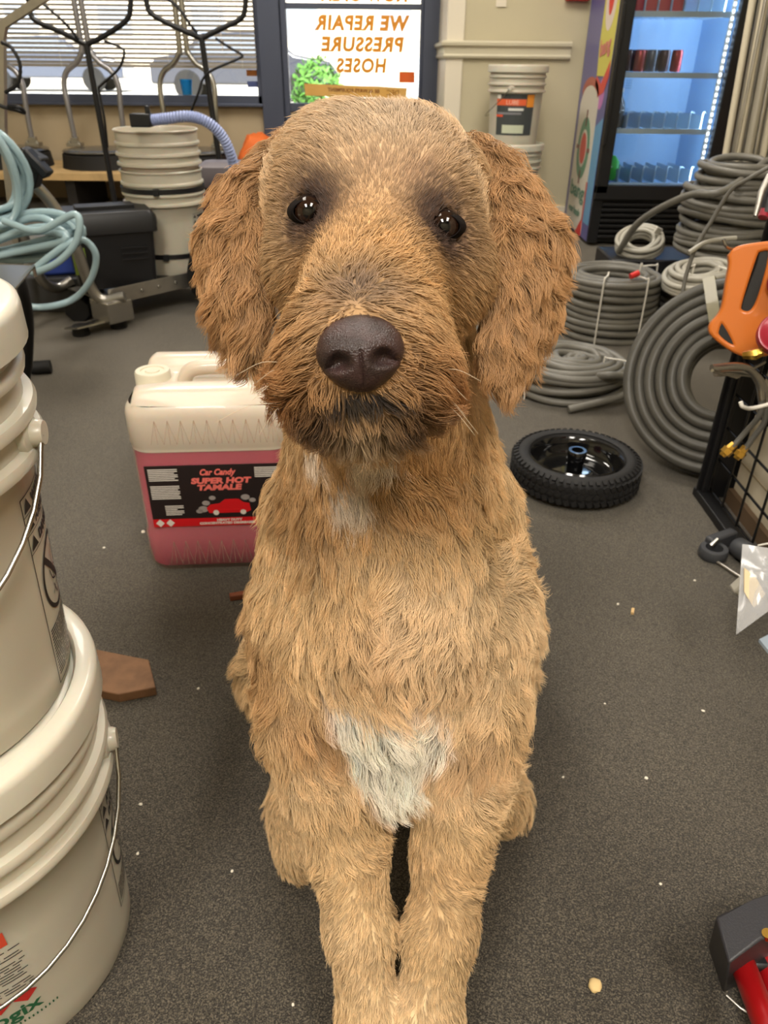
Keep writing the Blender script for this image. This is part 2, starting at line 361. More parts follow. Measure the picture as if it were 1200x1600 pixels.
# ------------------------------------------------------------ pails
RB = lambda z: .131 + (.148 - .131) * z / .37
def wrap(r0, a0, off=.0006, taper=True):
    """flat art (s along the rim, z up) laid on the pail's side; a0 = direction it faces"""
    def f(co):
        z = co.y; a = a0 + co.x / .138; rr = (RB(z) if taper else r0) + off + co.z
        return Vector((rr * math.cos(a), rr * math.sin(a), z))
    return f
def wrapped_patch(bm, pts_grid, f, mi=0):
    rows = [[bm.verts.new(f(Vector((x, y, 0)))) for x, y in row] for row in pts_grid]
    for a, b in zip(rows, rows[1:]):
        for i in range(len(a) - 1): bm.faces.new((a[i], a[i + 1], b[i + 1], b[i])).material_index = mi
def patch(bm, x0, x1, y0, y1, f, n=8, mi=0, skew=0):
    wrapped_patch(bm, [[(x0 + (x1 - x0) * i / n + (skew if y == y1 else 0), y) for i in range(n + 1)] for y in (y0, y1)], f, mi)
def pail(loc, rz, label, lid=True, group=None, handle='down', seg=72, bailang=0, cat='bucket'):
    b = empty('bucket', loc, rz, label, cat, group); bm = T()
    pr = [(0, .006), (.118, .006), (.122, 0), (.129, 0), (.131, .005)] + [(RB(z), z) for z in (.03, .10, .18, .248)]
    pr += [(.1445, .25), (.1555, .252), (.1565, .257), (.1545, .262), (.1475, .264), (.1470, .283), (.1555, .285), (.1565, .290), (.1545, .295), (.1480, .297), (.1480, .318), (.1540, .320), (.1550, .325), (.1535, .330), (.149, .332), (.149, .362), (.1535, .364), (.1545, .368), (.1520, .371), (.1475, .370), (.1440, .36), (.137, .2), (.126, .012), (0, .012)]
    lathe(bm, pr, seg); obj('pail', bm, M_bucket, b)
    if lid:
        bm = T(); lathe(bm, [(0, .366), (.118, .366), (.122, .369), (.134, .369), (.137, .366), (.1400, .366), (.1415, .376), (.1440, .379), (.1555, .379), (.1600, .376), (.1612, .370), (.1612, .345), (.1585, .343), (.1585, .366), (.146, .372)], seg)
        obj('lid', bm, M_lidp, b)
    if handle:
        for s in (-1, 1):
            bm = T(); Mx = Matrix.Rotation(bailang, 4, 'Z') @ Matrix.Translation((0, s * .150, .272)) @ Matrix.Rotation(R(-90 * s), 4, 'X')
            lathe(bm, [(0, .012), (.010, .012), (.012, .008), (.012, .004), (.018, .002), (.018, -.004)], 20, M=Mx); obj('ear', bm, M_bucket, b)
        pts = []
        for i in range(25):
            a = math.pi * i / 24; x = .160 * math.cos(a); h = math.sin(a) ** .8
            if handle == 'down': p = (.155 * math.sin(a) + .004, x, .272 - .155 * h * .9)
            else: p = (.02, x, .272 + .15 * h)
            pts.append(Matrix.Rotation(bailang, 3, 'Z') @ Vector(p))
        bm = T(); tube(bm, pts, .0021, 10); bl_ = obj('bail', bm, M_chrome, b)
    return b
A_LABEL = -.55
def warning_label(b, a0, z0, z1, wd):
    """black outlined warning panel printed up the side"""
    f = wrap(0, a0); l = .0011; bm = T()
    patch(bm, 0, l, z0, z1, f, 1); patch(bm, wd - l, wd, z0, z1, f, 1); patch(bm, 0, wd, z0, z0 + l, f); patch(bm, 0, wd, z1 - l, z1, f)
    zc = z1 - .062; 
    for k in range(3): patch(bm, 0, wd, z1 - .019 * (k + 1), z1 - .019 * (k + 1) + .0008, f)
    for k in range(3):                                     # small warning triangles
        zz = z1 - .019 * (k + 1) + .003; vs = [bm.verts.new(f(Vector(p))) for p in ((.003, zz, 0), (.017, zz, 0), (.010, zz + .013, 0))]; bm.faces.new(vs)
    pn = obj('warning_panel', bm, M_ink, b, smooth=False)
    for k, s in enumerate(('WARNING', 'ATENCION', 'DANGER')):
        o = text('lettering', s, .013, M_ink, b, (0, 0, 0), (0, 0, 0), depth=.0001, bold=.0006, warp=lambda c, k=k: f(Vector((c.x * .8 + .021, z1 - .019 * (k + 1) + .0045 + c.y, c.z))))
    cx, cz, r = wd / 2, z1 - .102, .034; bm = T()          # the no-children roundel
    ring = lambda r1, r2, n=40: [[(cx + q * math.cos(2 * math.pi * i / n), cz + q * 1.15 * math.sin(2 * math.pi * i / n)) for i in range(n + 1)] for q in (r1, r2)]
    wrapped_patch(bm, ring(r - .0038, r), f)
    d = .0022; e = r * .70; vs = []
    wrapped_patch(bm, [[(cx - e + 2 * e * i / 8 - d, cz + (e - 2 * e * i / 8) * 1.15 - d) for i in range(9)], [(cx - e + 2 * e * i / 8 + d, cz + (e - 2 * e * i / 8) * 1.15 + d) for i in range(9)]], f)
    def line(P_, t=.0008):
        for (x0, y0), (x1, y1) in zip(P_, P_[1:]):
            n = Vector((-(y1 - y0), x1 - x0)).normalized() * t
            wrapped_patch(bm, [[(cx + x0 - n.x, cz + y0 - n.y), (cx + x1 - n.x, cz + y1 - n.y)], [(cx + x0 + n.x, cz + y0 + n.y), (cx + x1 + n.x, cz + y1 + n.y)]], f)
    cir = lambda x, y, q: [(x + q * math.cos(a), y + q * math.sin(a)) for a in np.linspace(0, 6.2832, 15)]
    line(cir(.002, -.004, .007)); line([(.006, .002), (.013, .012), (.010, .022), (.002, .020), (-.003, .008), (-.001, .003)]); line([(-.004, -.009), (-.010, -.004), (-.014, .008)]); line([(-.008, -.012), (-.002, -.026), (.004, -.026), (.009, -.010)])
    line([(-.014, -.020), (.012, -.020)], .0006)
    obj('pictogram', bm, M_ink, b, smooth=False)
    bm = T(); rr = random.Random(5); z = z1 - .148          # the small print
    while z > z0 + .006:
        x = .004
        while x < wd - .010:
            q = rr.uniform(.006, .018); patch(bm, x, min(x + q, wd - .004), z, z + .0016, f, 2); x += q + .0014
        z -= .0036
    o = obj('small_print', bm, M_ink, b, smooth=False); o['kind'] = 'stuff'
BK = (-.418, .462)
b1 = pail((BK[0], BK[1], 0), 0, 'white lidded bucket standing on the carpet at the bottom of the near stack', bailang=R(-72))
warning_label(b1, R(2), .055, .235, .085)
f = wrap(0, R(-56)); bm = T()
patch(bm, -.03, .016, .185, .205, f); 
rd = mat('label_red', (206, 74, 48), .5); obj('label_band', bm, rd, b1, smooth=False)
bm = T()
for c_x in (-.012, .012): 
    vs = [bm.verts.new(f(Vector((c_x + dx, .098 + dy, 0)))) for dx, dy in ((-.011, 0), (0, -.011), (.011, 0), (0, .011))]; bm.faces.new(vs)
obj('hazard_diamond', bm, mat('hazard_red', (186, 44, 40), .5), b1, smooth=False)
bm = T(); rr = random.Random(8); z = .176
while z > .112:
    x = -.05
    while x < .02:
        q = rr.uniform(.008, .022)
        if rr.random() < .75: patch(bm, x, min(x + q, .024), z, z + .0013, f, 3)
        x += q + .003
    z -= .0042
o = obj('small_print', bm, M_ink, b1, smooth=False); o['kind'] = 'stuff'
text('lettering', 'logix', .026, mat('green_ink', (38, 92, 60), .5), b1, (0, 0, 0), (0, 0, 0), depth=.0001, bold=.0006, warp=lambda c: f(Vector((c.x - .028, .068 + c.y, c.z))))
bm = T()
for i in range(22): patch(bm, -.05 + i * .004, -.0485 + i * .004, .056, .060, f, 1)
o = obj('small_print', bm, bpy.data.materials['green_ink'], b1, smooth=False); o['kind'] = 'stuff'
b2 = pail((BK[0] + .004, BK[1] + .012, .372), 0, 'white lidded bucket with a black warning panel, resting on the lowest near bucket', bailang=R(-80))
b2.scale.z = .88
warning_label(b2, R(0), .012, .222, .085)
f2 = wrap(0, R(-24)); bm = T(); patch(bm, -.02, .018, .20, .246, f2); obj('paper_label', bm, M_paper, b2, smooth=False)
for k in range(4): text('lettering', ('PRODUCT OF', 'USA', 'LOT 2214', 'NET 5 GAL')[k], .006, M_ink, b2, (0, 0, 0), (0, 0, 0), depth=.0001, warp=lambda c, k=k: wrap(0, R(-24), .0012)(Vector((c.x - .016, .236 - .009 * k + c.y, c.z))))

# board lying behind the stack, wood chips, stick
o = obj('wood_board', prism(T(), [(-.50, .93, .0), (-.38, .90, 0), (-.352, .838, 0), (-.405, .822, 0), (-.52, .85, 0)], (0, 0, 1), .018), mat('worn_plywood', (128, 92, 62), .7, vary=.3, vscale=30), smooth=False, bev=.002)
tag(o, 'brown offcut of wood lying on the carpet behind the near buckets', 'board')
bm = T(); box(bm, (0, 0, .012), (.075, .03, .024)); box(bm, (0, .006, .029), (.072, .012, .010))
o = obj('wood_block', bm, M_pine, smooth=False, bev=.002, loc=(-.622, 2.72, 0)); o.rotation_euler = (0, 0, R(22)); tag(o, 'small pine block lying on the carpet in front of the cart wheel', 'block')
bm = T(); box(bm, (0, 0, .006), (.03, .012, .012), Matrix.Rotation(.3, 3, 'Z')); o = obj('wood_chip', bm, mat('red_brown_wood', (120, 66, 40), .7), smooth=False, bev=.002, loc=(-0.2684, 1.0847, 0)); tag(o, 'red brown wood chip on the carpet between the dog and the pink jug', 'wood chip')
cm = mat('crumb_white', (226, 218, 200), .8)
for p, s, w_ in [((-0.2907, 0.8521, -0), .003, 'left of the dog below the pink jug'), ((0.4942, 0.8159, -0), .003, 'in the open carpet at the right edge of the picture'), ((0.3697, 0.6893, 0), .0032, 'right of the dog, level with its hind foot'), ((0.6006, 1.1533, 0), .003, 'just left of the plastic fittings'),
     ((0.4323, 1.0775, 0), .003, 'left of the thin wood splinter'), ((-0.1815, 0.5448, 0), .0022, 'left of the dog\'s hind foot'), ((-0.5062, 1.3048, 0), .005, 'beside the left side of the pink jug, the largest one there'), ((-0.5683, 1.2436, 0), .003, 'between the near buckets and the pink jug'), ((-0.0904, 0.3956, 0), .002, 'left of the dog\'s forelegs at the bottom'),
     ((0.3405, 0.534, 0), .0018, 'above the black and red tool'), ((0.3468, 0.8297, 0), .002, 'right of the dog\'s elbow'), ((-0.3206, 0.6382, 0), .003, 'right of the lowest near bucket, upper one of two'), ((-0.304, 0.5665, 0), .0025, 'right of the lowest near bucket, lower one of two'), ((0.2538, 0.6899, -0), .002, 'close to the dog\'s hind foot on the right')]:
    bm = T(); bmesh.ops.create_icosphere(bm, subdivisions=1, radius=s)
    for v in bm.verts: v.co *= random.uniform(.7, 1.2); v.co.z = v.co.z * .6 + s * .6
    o = obj('crumb', bm, cm, smooth=False, loc=p); tag(o, 'tiny pale crumb ' + w_, 'crumb', 'crumbs on the carpet')
bm = T(); bmesh.ops.create_icosphere(bm, subdivisions=2, radius=.0075)
for v in bm.verts: v.co *= random.uniform(.8, 1.2); v.co.z = v.co.z * .5 + .004
o = obj('biscuit_crumb', bm, mat('biscuit', (206, 178, 124), .8), loc=(0.233, 0.4159, 0)); tag(o, 'round tan biscuit crumb on the carpet right of the dog\'s forelegs', 'crumb')
bm = T(); box(bm, (0, 0, .003), (.014, .005, .005), Matrix.Rotation(1.2, 3, 'Z')); o = obj('wood_splinter', bm, M_pine, smooth=False, loc=(0.4532, 1.0556, 0)); tag(o, 'thin pale wood splinter on the carpet below the spare wheel', 'splinter')

# ------------------------------------------------------------ pink jug
def rrect(w, d, r, z, n=6, cx=0, cy=0):
    return [(cx + sx * (w / 2 - r) + r * math.cos(a), cy + sy * (d / 2 - r) + r * math.sin(a), z) for sx, sy, a0 in ((1, 1, 0), (-1, 1, 90), (-1, -1, 180), (1, -1, 270)) for a in [R(a0 + 90 * i / n) for i in range(n + 1)]]
def loft(bm, rings, mi=0, cap=(True, True)):
    rows = [[bm.verts.new(p) for p in r] for r in rings]; n = len(rows[0])
    for a, b in zip(rows, rows[1:]):
        for i in range(n): bm.faces.new((a[i], a[(i + 1) % n], b[(i + 1) % n], b[i])).material_index = mi
    if cap[0]: bm.faces.new(rows[0][::-1]).material_index = mi
    if cap[1]: bm.faces.new(rows[-1]).material_index = mi
    return rows
jug = empty('jug', (-.318, 1.300, 0), R(4.5), 'translucent jug of pink liquid with a black label, standing left of the dog', 'jug')
jug.scale = (1.04, 1.04, 1.07); W_, D_ = .285, .245
m, t, b = newmat('milky_jug_plastic'); M_jug = m
b.inputs['Base Color'].default_value = (*lin((222, 208, 192)), 1); b.inputs['Roughness'].default_value = .35
tl = t.nodes.new('ShaderNodeBsdfTranslucent'); tl.inputs[0].default_value = (*lin((226, 206, 192)), 1)
tr = t.nodes.new('ShaderNodeBsdfTransparent'); tr.inputs[0].default_value = (1, .97, .95, 1)
m1 = t.nodes.new('ShaderNodeMixShader'); m1.inputs[0].default_value = .5; m2 = t.nodes.new('ShaderNodeMixShader'); m2.inputs[0].default_value = .74
t.links.new(b.outputs[0], m1.inputs[1]); t.links.new(tl.outputs[0], m1.inputs[2]); t.links.new(m1.outputs[0], m2.inputs[1]); t.links.new(tr.outputs[0], m2.inputs[2]); t.links.new(m2.outputs[0], t.nodes['Material Output'].inputs[0])
M_jugtop = mat('milky_jug_shoulder', (200, 186, 168), .35, sub=.3, coat=.2)
rg = [rrect(W_ - .05, D_ - .05, .03, .003), rrect(W_ - .02, D_ - .02, .035, 0), rrect(W_ - .004, D_ - .004, .04, .012), rrect(W_, D_, .042, .03), rrect(W_, D_, .042, .072), rrect(W_ - .006, D_ - .006, .04, .076), rrect(W_ - .005, D_ - .005, .04, .2405), rrect(W_ - .005, D_ - .005, .04, .247), rrect(W_ - .001, D_ - .001, .042, .251), rrect(W_ - .001, D_ - .001, .042, .300), rrect(W_ - .005, D_ - .005, .042, .311), rrect(W_ - .016, D_ - .016, .04, .319)]
bm = T(); loft(bm, rg, cap=(True, False))
for fc in bm.faces: fc.material_index = 1 if fc.calc_center_median().z > .240 else 0
obj('body', bm, [M_jug, M_jugtop], jug)
# the top: a sunk deck between a front and a rear ridge, cap at the left, hand hold on the right
def top_h(x, y):
    d = max(abs(x) / (W_ / 2 - .006), abs(y) / (D_ / 2 - .006)); z = .319 + .012 * max(0, 1 - d) ** .5
    rear = math.exp(-((y - .085) / .030) ** 4); z += .017 * rear * (1 if d < .97 else .5)
    front = math.exp(-((y + .070) / .030) ** 4); z += .012 * front * (d < .97)
    if abs(y - .004) < .034: z -= .016 * (1 if x > -.06 else .2)
    return z
nx, ny = 46, 40; bm = T(); rows = []
for j in range(ny + 1):
    row = []
    for i in range(nx + 1):
        u, v = 2 * i / nx - 1, 2 * j / ny - 1
        su = u * math.sqrt(1 - v * v * .14); sv = v * math.sqrt(1 - u * u * .14)
        x, y = su * (W_ / 2 - .008), sv * (D_ / 2 - .008); e = max(abs(u), abs(v))
        z = top_h(x, y) if e < .999 else .3185
        row.append(bm.verts.new((x, y, z)))
    rows.append(row)
for a, b_ in zip(rows, rows[1:]):
    for i in range(nx): bm.faces.new((a[i], a[i + 1], b_[i + 1], b_[i]))
bmesh.ops.smooth_vert(bm, verts=[v for v in bm.verts if not v.is_boundary], factor=.5, use_axis_x=True, use_axis_y=True, use_axis_z=True)
obj('shoulder', bm, M_jugtop, jug)
obj('hand_grip', tube(T(), smooth_path([(-.055, .002, .310), (-.045, .002, .334), (-.02, .002, .343), (.05, .002, .343), (.085, .002, .337), (.10, .002, .308)], 6), .013, 14), M_jugtop, jug)
bm = T(); lathe(bm, [(0, .038), (.012, .038), (.013, .036), (.020, .036), (.021, .038), (.029, .038), (.031, .035), (.032, 0), (.034, -.004), (0, -.004)], 48)
for v in bm.verts:
    if abs(math.hypot(v.co.x, v.co.y) - .032) < .001: pass
obj('cap', bm, mat('cream_cap', (204, 196, 174), .4), jug, loc=(-.108, .008, .300))
rl = [rrect(W_ - .03, D_ - .03, .03, .005), rrect(W_ - .010, D_ - .010, .038, .012), rrect(W_ - .005, D_ - .005, .040, .04), rrect(W_ - .005, D_ - .005, .040, .071), rrect(W_ - .010, D_ - .010, .038, .077), rrect(W_ - .010, D_ - .010, .038, .240)]
bm = T(); loft(bm, rl); obj('liquid', bm, mat('pink_liquid', (176, 44, 84), .25, sub=.4, vary=.1, vscale=6), jug)
bm = T()                                                # moulded zigzag bands
for z0, z1 in ((.018, .066), (.256, .298)):
    for i in range(10):
        x0 = -W_ / 2 + .045 + i * .0215
        for q in ((x0, z0, x0 + .0107, z1), (x0 + .0107, z1, x0 + .0215, z0), (x0 + .0107, z0, x0 + .0107, z1)):
            tube(bm, [(q[0], -D_ / 2, q[1]), (q[2], -D_ / 2, q[3])], .0007, 4)
obj('moulded_ribs', bm, M_jug, jug, smooth=False)['kind'] = 'stuff'
ly = -D_ / 2 + .0022                                    # printed label
lb = mat('label_black', (34, 26, 26), .35); lr = mat('label_bright_red', (200, 24, 30), .35); lw = mat('label_white', (214, 206, 196), .5); lp = mat('label_salmon', (226, 110, 100), .4)
def on(x0, x1, z0, z1, d=.0004, bm=None): return BX(x0, x1, ly - d, ly, z0, z1, bm)
lab = obj('label', on(-.117, .125, .112, .216, .0006), lb, jug, smooth=False)
obj('label_band', on(-.117, .125, .096, .112, .0007), lr, lab, smooth=False)
bm = T(); rr = random.Random(4)
for (x0, x1, z1, n) in ((-.112, -.062, .208, 7), (-.112, -.062, .176, 8), (-.092, -.060, .137, 6), (.07, .12, .208, 6)):
    for k in range(n): on(x0, x1 - rr.uniform(0, .014) * (k % 3 == 2), z1 - k * .0034, z1 - k * .0034 + .0016, .001, bm)
obj('small_print', bm, lw, lab, smooth=False)['kind'] = 'stuff'
def jt(s, x, z, h, m, wd, bold=.0003, sh=0):
    o = text('lettering', s, h / .7, m, lab, (x, ly - .0009, z), (R(90), 0, 0), align='CENTER', depth=.0002, bold=bold, shear=sh)
    q = max(v.co.x for v in o.data.vertices) - min(v.co.x for v in o.data.vertices); o.scale.x = wd / q
jt('Car Candy', .005, .197, .011, lp, .062, .0006, .3); jt('SUPER HOT', .010, .181, .010, lp, .105, .0008, .15); jt('TAMALE', .006, .168, .010, lp, .078, .0008, .15)
jt('HEAVY DUTY', .018, .1055, .0042, lw, .045); jt('CONCENTRATED DEGREASER', .014, .0992, .0042, lw, .10)
bm = T()
for x in (-.105, -.087): prism(bm, [(x - .0075, ly - .0012, .104), (x, ly - .0012, .0965), (x + .0075, ly - .0012, .104), (x, ly - .0012, .1115)], (0, 1, 0), .0004)
obj('hazard_diamond', bm, lw, lab, smooth=False)
bm = T(); prism(bm, [(x, ly - .0012, z) for x, z in ((-.016, .122), (-.020, .132), (-.012, .139), (.004, .141), (.014, .149), (.038, .149), (.046, .142), (.056, .140), (.058, .126), (.05, .122))], (0, 1, 0), .0005); on(.0, .05, .1265, .1285, .0016, bm)
obj('printed_car', bm, lr, lab, smooth=False)
bm = T()
for cx, cz, q in ((-.026, .130, .009), (-.033, .126, .006), (-.020, .142, .007), (-.008, .152, .006), (.05, .152, .008), (.062, .146, .006)):
    prism(bm, [(cx + q * math.cos(a), ly - .0009, cz + q * .7 * math.sin(a)) for a in np.linspace(0, 5.9, 12)], (0, 1, 0), .0003)
obj('printed_smoke', bm, mat('label_grey', (150, 142, 138), .5), lab, smooth=False)['kind'] = 'stuff'
bm = T(); 
for cx in (-.004, .044): prism(bm, [(cx + .0052 * math.cos(a), ly - .0016, .123 + .0052 * math.sin(a)) for a in np.linspace(0, 5.9, 12)], (0, 1, 0), .0003)
obj('printed_wheels', bm, lw, lab, smooth=False)

# ------------------------------------------------------------ cleaning cart on the left
cart = empty('utility_cart', (-.98, 2.85, 0), 0, 'aluminium utility cart with bent tube handles carrying the black box', 'cart')
ct = lambda p: Vector(p) - Vector((-.98, 2.85, 0))
pA, pB = Vector((-.975, 2.66, .12)), Vector((-.60, 3.10, .12)); dv = (pB - pA).normalized(); nv = Vector((-dv.y, dv.x, 0))
rot = Matrix.Rotation(math.atan2(dv.y, dv.x), 3, 'Z')
bm = T(); box(bm, ct(pA + dv * .27 + nv * .02), (.56, .004, .055), rot); box(bm, ct(pA + dv * .27 + nv * .22 + Vector((0, 0, -.02))), (.56, .40, .006), rot); box(bm, ct(pA + dv * .27 + nv * .42), (.56, .004, .055), rot)
obj('deck', bm, M_alu, cart, smooth=False, bev=.001)
for k in range(6):
    bm = T(); Mx = Matrix.Translation(ct(pA + dv * (.05 + k * .075) + nv * .017)) @ Matrix.Rotation(math.atan2(dv.y, dv.x), 4, 'Z') @ Matrix.Rotation(R(90), 4, 'X'); lathe(bm, [(0, .004), (.006, .003), (.007, 0), (0, 0)], 10, M=Mx); obj('bolt', bm, M_steel, cart)
bm = T(); box(bm, ct(pA + dv * .0 + nv * .03 + Vector((0, 0, -.045))), (.10, .12, .075), rot); obj('foot_bracket', bm, M_steel, cart, smooth=False, bev=.004)
bm = T(); box(bm, ct(pA + dv * -.10 + nv * .04 + Vector((0, 0, -.083))), (.13, .10, .006), rot @ Matrix.Rotation(R(-12), 3, 'X')); obj('tread_plate', bm, M_chrome, cart, smooth=False)
for a_, b_ in ((.02, .04), (-.12, .06)):
    bm = T(); lathe(bm, [(0, 0), (.030, 0), (.032, .004), (.026, .036), (0, .036)], 20, M=Matrix.Translation(ct(Vector((pA.x, pA.y, 0)) + dv * a_ + nv * b_))); obj('rubber_foot', bm, M_rubber, cart)
bm = T(); lathe(bm, [(0, 0), (.048, 0), (.052, .006), (.052, .05), (.048, .056), (0, .056)], 8, M=Matrix.Translation(ct((-1.1647, 2.8217, 0.0435))) @ Matrix.Rotation(R(90), 4, 'X') @ Matrix.Rotation(R(22), 4, 'Z')); obj('end_block', bm, M_black, cart, smooth=False)
tb1 = [(-1.1489, 2.55, 0.5268), (-1.1124, 2.58, 0.472), (-1.0795, 2.6, 0.3903), (-1.0575, 2.62, 0.2836), (-1.0473, 2.64, 0.1705), (-1.0157, 2.65, 0.1163), (-0.9369, 2.66, 0.1258)]
obj('handle_tube', tube(T(), [ct(p) for p in smooth_path(tb1, 6)], .019, 14), M_alu, cart)
tb2 = [(-1.3185, 2.75, 0.4043), (-1.2993, 2.76, 0.3175), (-1.2935, 2.78, 0.2133), (-1.281, 2.8, 0.1393), (-1.2511, 2.84, 0.1057), (-1.2081, 2.88, 0.125)]
obj('handle_tube', tube(T(), [ct(p) for p in smooth_path(tb2, 6)], .019, 14), M_alu, cart)
bm = T(); box(bm, ct((-1.1166, 2.53, 0.559)), (.07, .06, .10), Matrix.Rotation(.5, 3, 'Y')); box(bm, ct((-1.0806, 2.5, 0.5753)), (.03, .05, .09), Matrix.Rotation(-.7, 3, 'Y')); obj('clamp', bm, M_black, cart, bev=.006)
for p in ((-.655, 2.98), (-.52, 3.33)):
    bm = T(); q = math.atan2(dv.y, dv.x); Mx = Matrix.Translation(ct((p[0], p[1], .135))) @ Matrix.Rotation(q + R(90), 4, 'Z') @ Matrix.Rotation(R(90), 4, 'Y') @ Matrix.Translation((0, 0, -.04))
    lathe(bm, [(0, .02), (.04, .02), (.085, .015), (.09, 0), (.115, -.004), (.133, .006), (.135, .02), (.135, .06), (.133, .074), (.115, .084), (.09, .08), (.04, .06), (0, .06)], 40, M=Mx); obj('wheel', bm, M_rubber, cart)
# black battery box
bb = empty('battery_box', (-1.022, 2.845, .130), math.atan2(dv.y, dv.x) - R(24), 'black plastic battery box with a lid strap, standing on the cart', 'box')
bm = T(); loft(bm, [rrect(.27, .18, .02, 0), rrect(.30, .20, .02, .20)]); obj('tub', bm, M_black, bb, bev=.002)
bm = T(); loft(bm, [rrect(.325, .222, .02, .19), rrect(.325, .222, .02, .245), rrect(.30, .20, .02, .262)]); box(bm, (0, 0, .268), (.2, .08, .014)); box(bm, (.165, 0, .215), (.02, .05, .03)); obj('lid', bm, M_black, bb, bev=.003)
obj('label', BX(-.145, -.10, -.1005, -.094, .06, .15), mat('yellow_green_label_side', (128, 148, 58), .5), bb, smooth=False)
bm = T()
for k in range(3): box(bm, (.07, -.1015, .14 - k * .02), (.09, .006, .006))
obj('lid_latch', bm, M_black, bb, smooth=False)
# nested buckets on the cart
NB = Vector((-.865, 3.085, .128))
n1 = pail(NB, R(30), 'white bucket on the cart with black straps, holding a second bucket', lid=False, handle=None)
n2 = pail(NB + Vector((0, 0, .135)), R(10), 'white open bucket nested inside the strapped bucket on the cart', lid=False, handle=None)
for z in (.07, .325 - .02):
    bm = T(); r = RB(z) + (.002 if z < .2 else .010); lathe(bm, [(r - .001, z - .009), (r + .002, z - .008), (r + .002, z + .008), (r - .001, z + .009)], 60); box(bm, (r * math.cos(-2), r * math.sin(-2), z), (.03, .02, .022), Matrix.Rotation(-2, 3, 'Z')); obj('strap', bm, M_black, n1)
warning_label(n1, R(-62), .06, .22, .06)
bm = T(); pth = smooth_path([(-0.8222, 2.9, 0.6711), (-0.7656, 2.9, 0.6775), (-0.6914, 2.9, 0.6841), (-0.6333, 2.9, 0.6689), (-0.5902, 2.92, 0.628), (-0.5682, 2.95, 0.5641), (-0.5662, 3, 0.4839), (-0.5776, 3.05, 0.3527), (-0.6187, 3.1, 0.1737), (-0.6726, 3.12, 0.0396)], 14)
tube(bm, pth, [.0195 if i % 2 else .0160 for i in range(len(pth))], 12)
rh = empty('ribbed_hose', pth[0], 0, 'blue grey ribbed hose arching out of the nested buckets', 'hose')
for v in bm.verts: v.co -= Vector(pth[0])
obj('hose', bm, mat('blue_grey_hose', (152, 164, 206), .45), rh)
bm = T(); box(bm, (-.035, 0, 0), (.07, .05, .042)); box(bm, (-.01, 0, .03), (.016, .016, .03)); obj('coupling', bm, M_black, rh, bev=.004)
# clear tubing hung on the handle
M_tub = mat('pale_blue_tubing', (176, 204, 212), .22, trans=.25, coat=.4)
def loose_loop(c, rx_, rz_, tilt, n, r, seed, ph0=0., turns=4, dy=.02, rad_j=.03):
    rr = random.Random(seed); out = []; q = [(rr.uniform(-1, 1), rr.uniform(-1, 1), rr.uniform(-1, 1)) for _ in range(turns + 2)]
    for i in range(turns * n + 1):
        a = ph0 + 2 * math.pi * i / n; k = i / n; j = int(k); f_ = k - j; s = [q[j][m_] * (1 - f_) + q[j + 1][m_] * f_ for m_ in range(3)]
        v = Vector(((rx_ + rad_j * s[0]) * math.cos(a), dy * s[1] + .5 * dy * math.sin(a * 2 + seed), (rz_ + rad_j * s[2]) * math.sin(a)))
        out.append(Vector(c) + Matrix.Rotation(tilt[0], 3, 'X') @ Matrix.Rotation(tilt[1], 3, 'Y') @ Matrix.Rotation(tilt[2], 3, 'Z') @ v)
    return out
ch = empty('clear_tubing', (-1.10, 2.35, .55), 0, 'hank of pale blue clear tubing hanging over the cart handle at the left edge', 'tubing')
sh = lambda P_: [Vector(p) - Vector((-1.10, 2.35, .55)) for p in P_]
obj('hank', tube(T(), sh(loose_loop((-1.165, 2.36, .56), .085, .12, (0, 0, .3), 28, 0, 3, turns=9, dy=.05, rad_j=.03)), .0105, 8), M_tub, ch)
obj('loop', tube(T(), sh(loose_loop((-1.10, 2.36, .375), .15, .035, (R(8), R(-12), 0), 32, 0, 5, turns=6, dy=.05, rad_j=.035)), .0115, 8), M_tub, ch)
obj('loop', tube(T(), smooth_path(sh([(-1.1306, 2.3, 0.4416), (-1.024, 2.28, 0.4195), (-0.8976, 2.26, 0.4683), (-0.9045, 2.25, 0.3996), (-0.9746, 2.25, 0.3355), (-1.0667, 2.27, 0.302), (-0.9584, 2.28, 0.375), (-0.9054, 2.3, 0.3898), (-0.8838, 2.32, 0.3396), (-0.9264, 2.34, 0.2576), (-1.0076, 2.36, 0.1915), (-1.0865, 2.3, 0.1872), (-1.1716, 2.3, 0.2062)]), 10), .0105, 8), M_tub, ch)
# blue and white packets behind the tubing
o = obj('packet', BX(-.09, .09, -.03, .03, 0, .12), mat('blue_packet', (58, 82, 170), .35), bev=.012, loc=(-1.24, 2.95, 0)); o.location.z = .135; o.rotation_euler.z = .3; tag(o, 'blue plastic packet lying on a grey tray behind the clear tubing', 'packet')
tr_ = obj('tray', BX(-1.42, -1.10, 2.88, 3.06, .0, .133), mat('grey_crate', (70, 70, 72), .5), bev=.006); tag(tr_, 'low grey tray on the floor behind the clear tubing', 'tray')
o = obj('packet', BX(-.07, .07, -.03, .03, 0, .16), mat('pale_packet', (214, 222, 230), .35), bev=.016, loc=(-1.31, 2.97, .135)); tag(o, 'pale packet standing on the grey tray beside the blue one', 'packet')
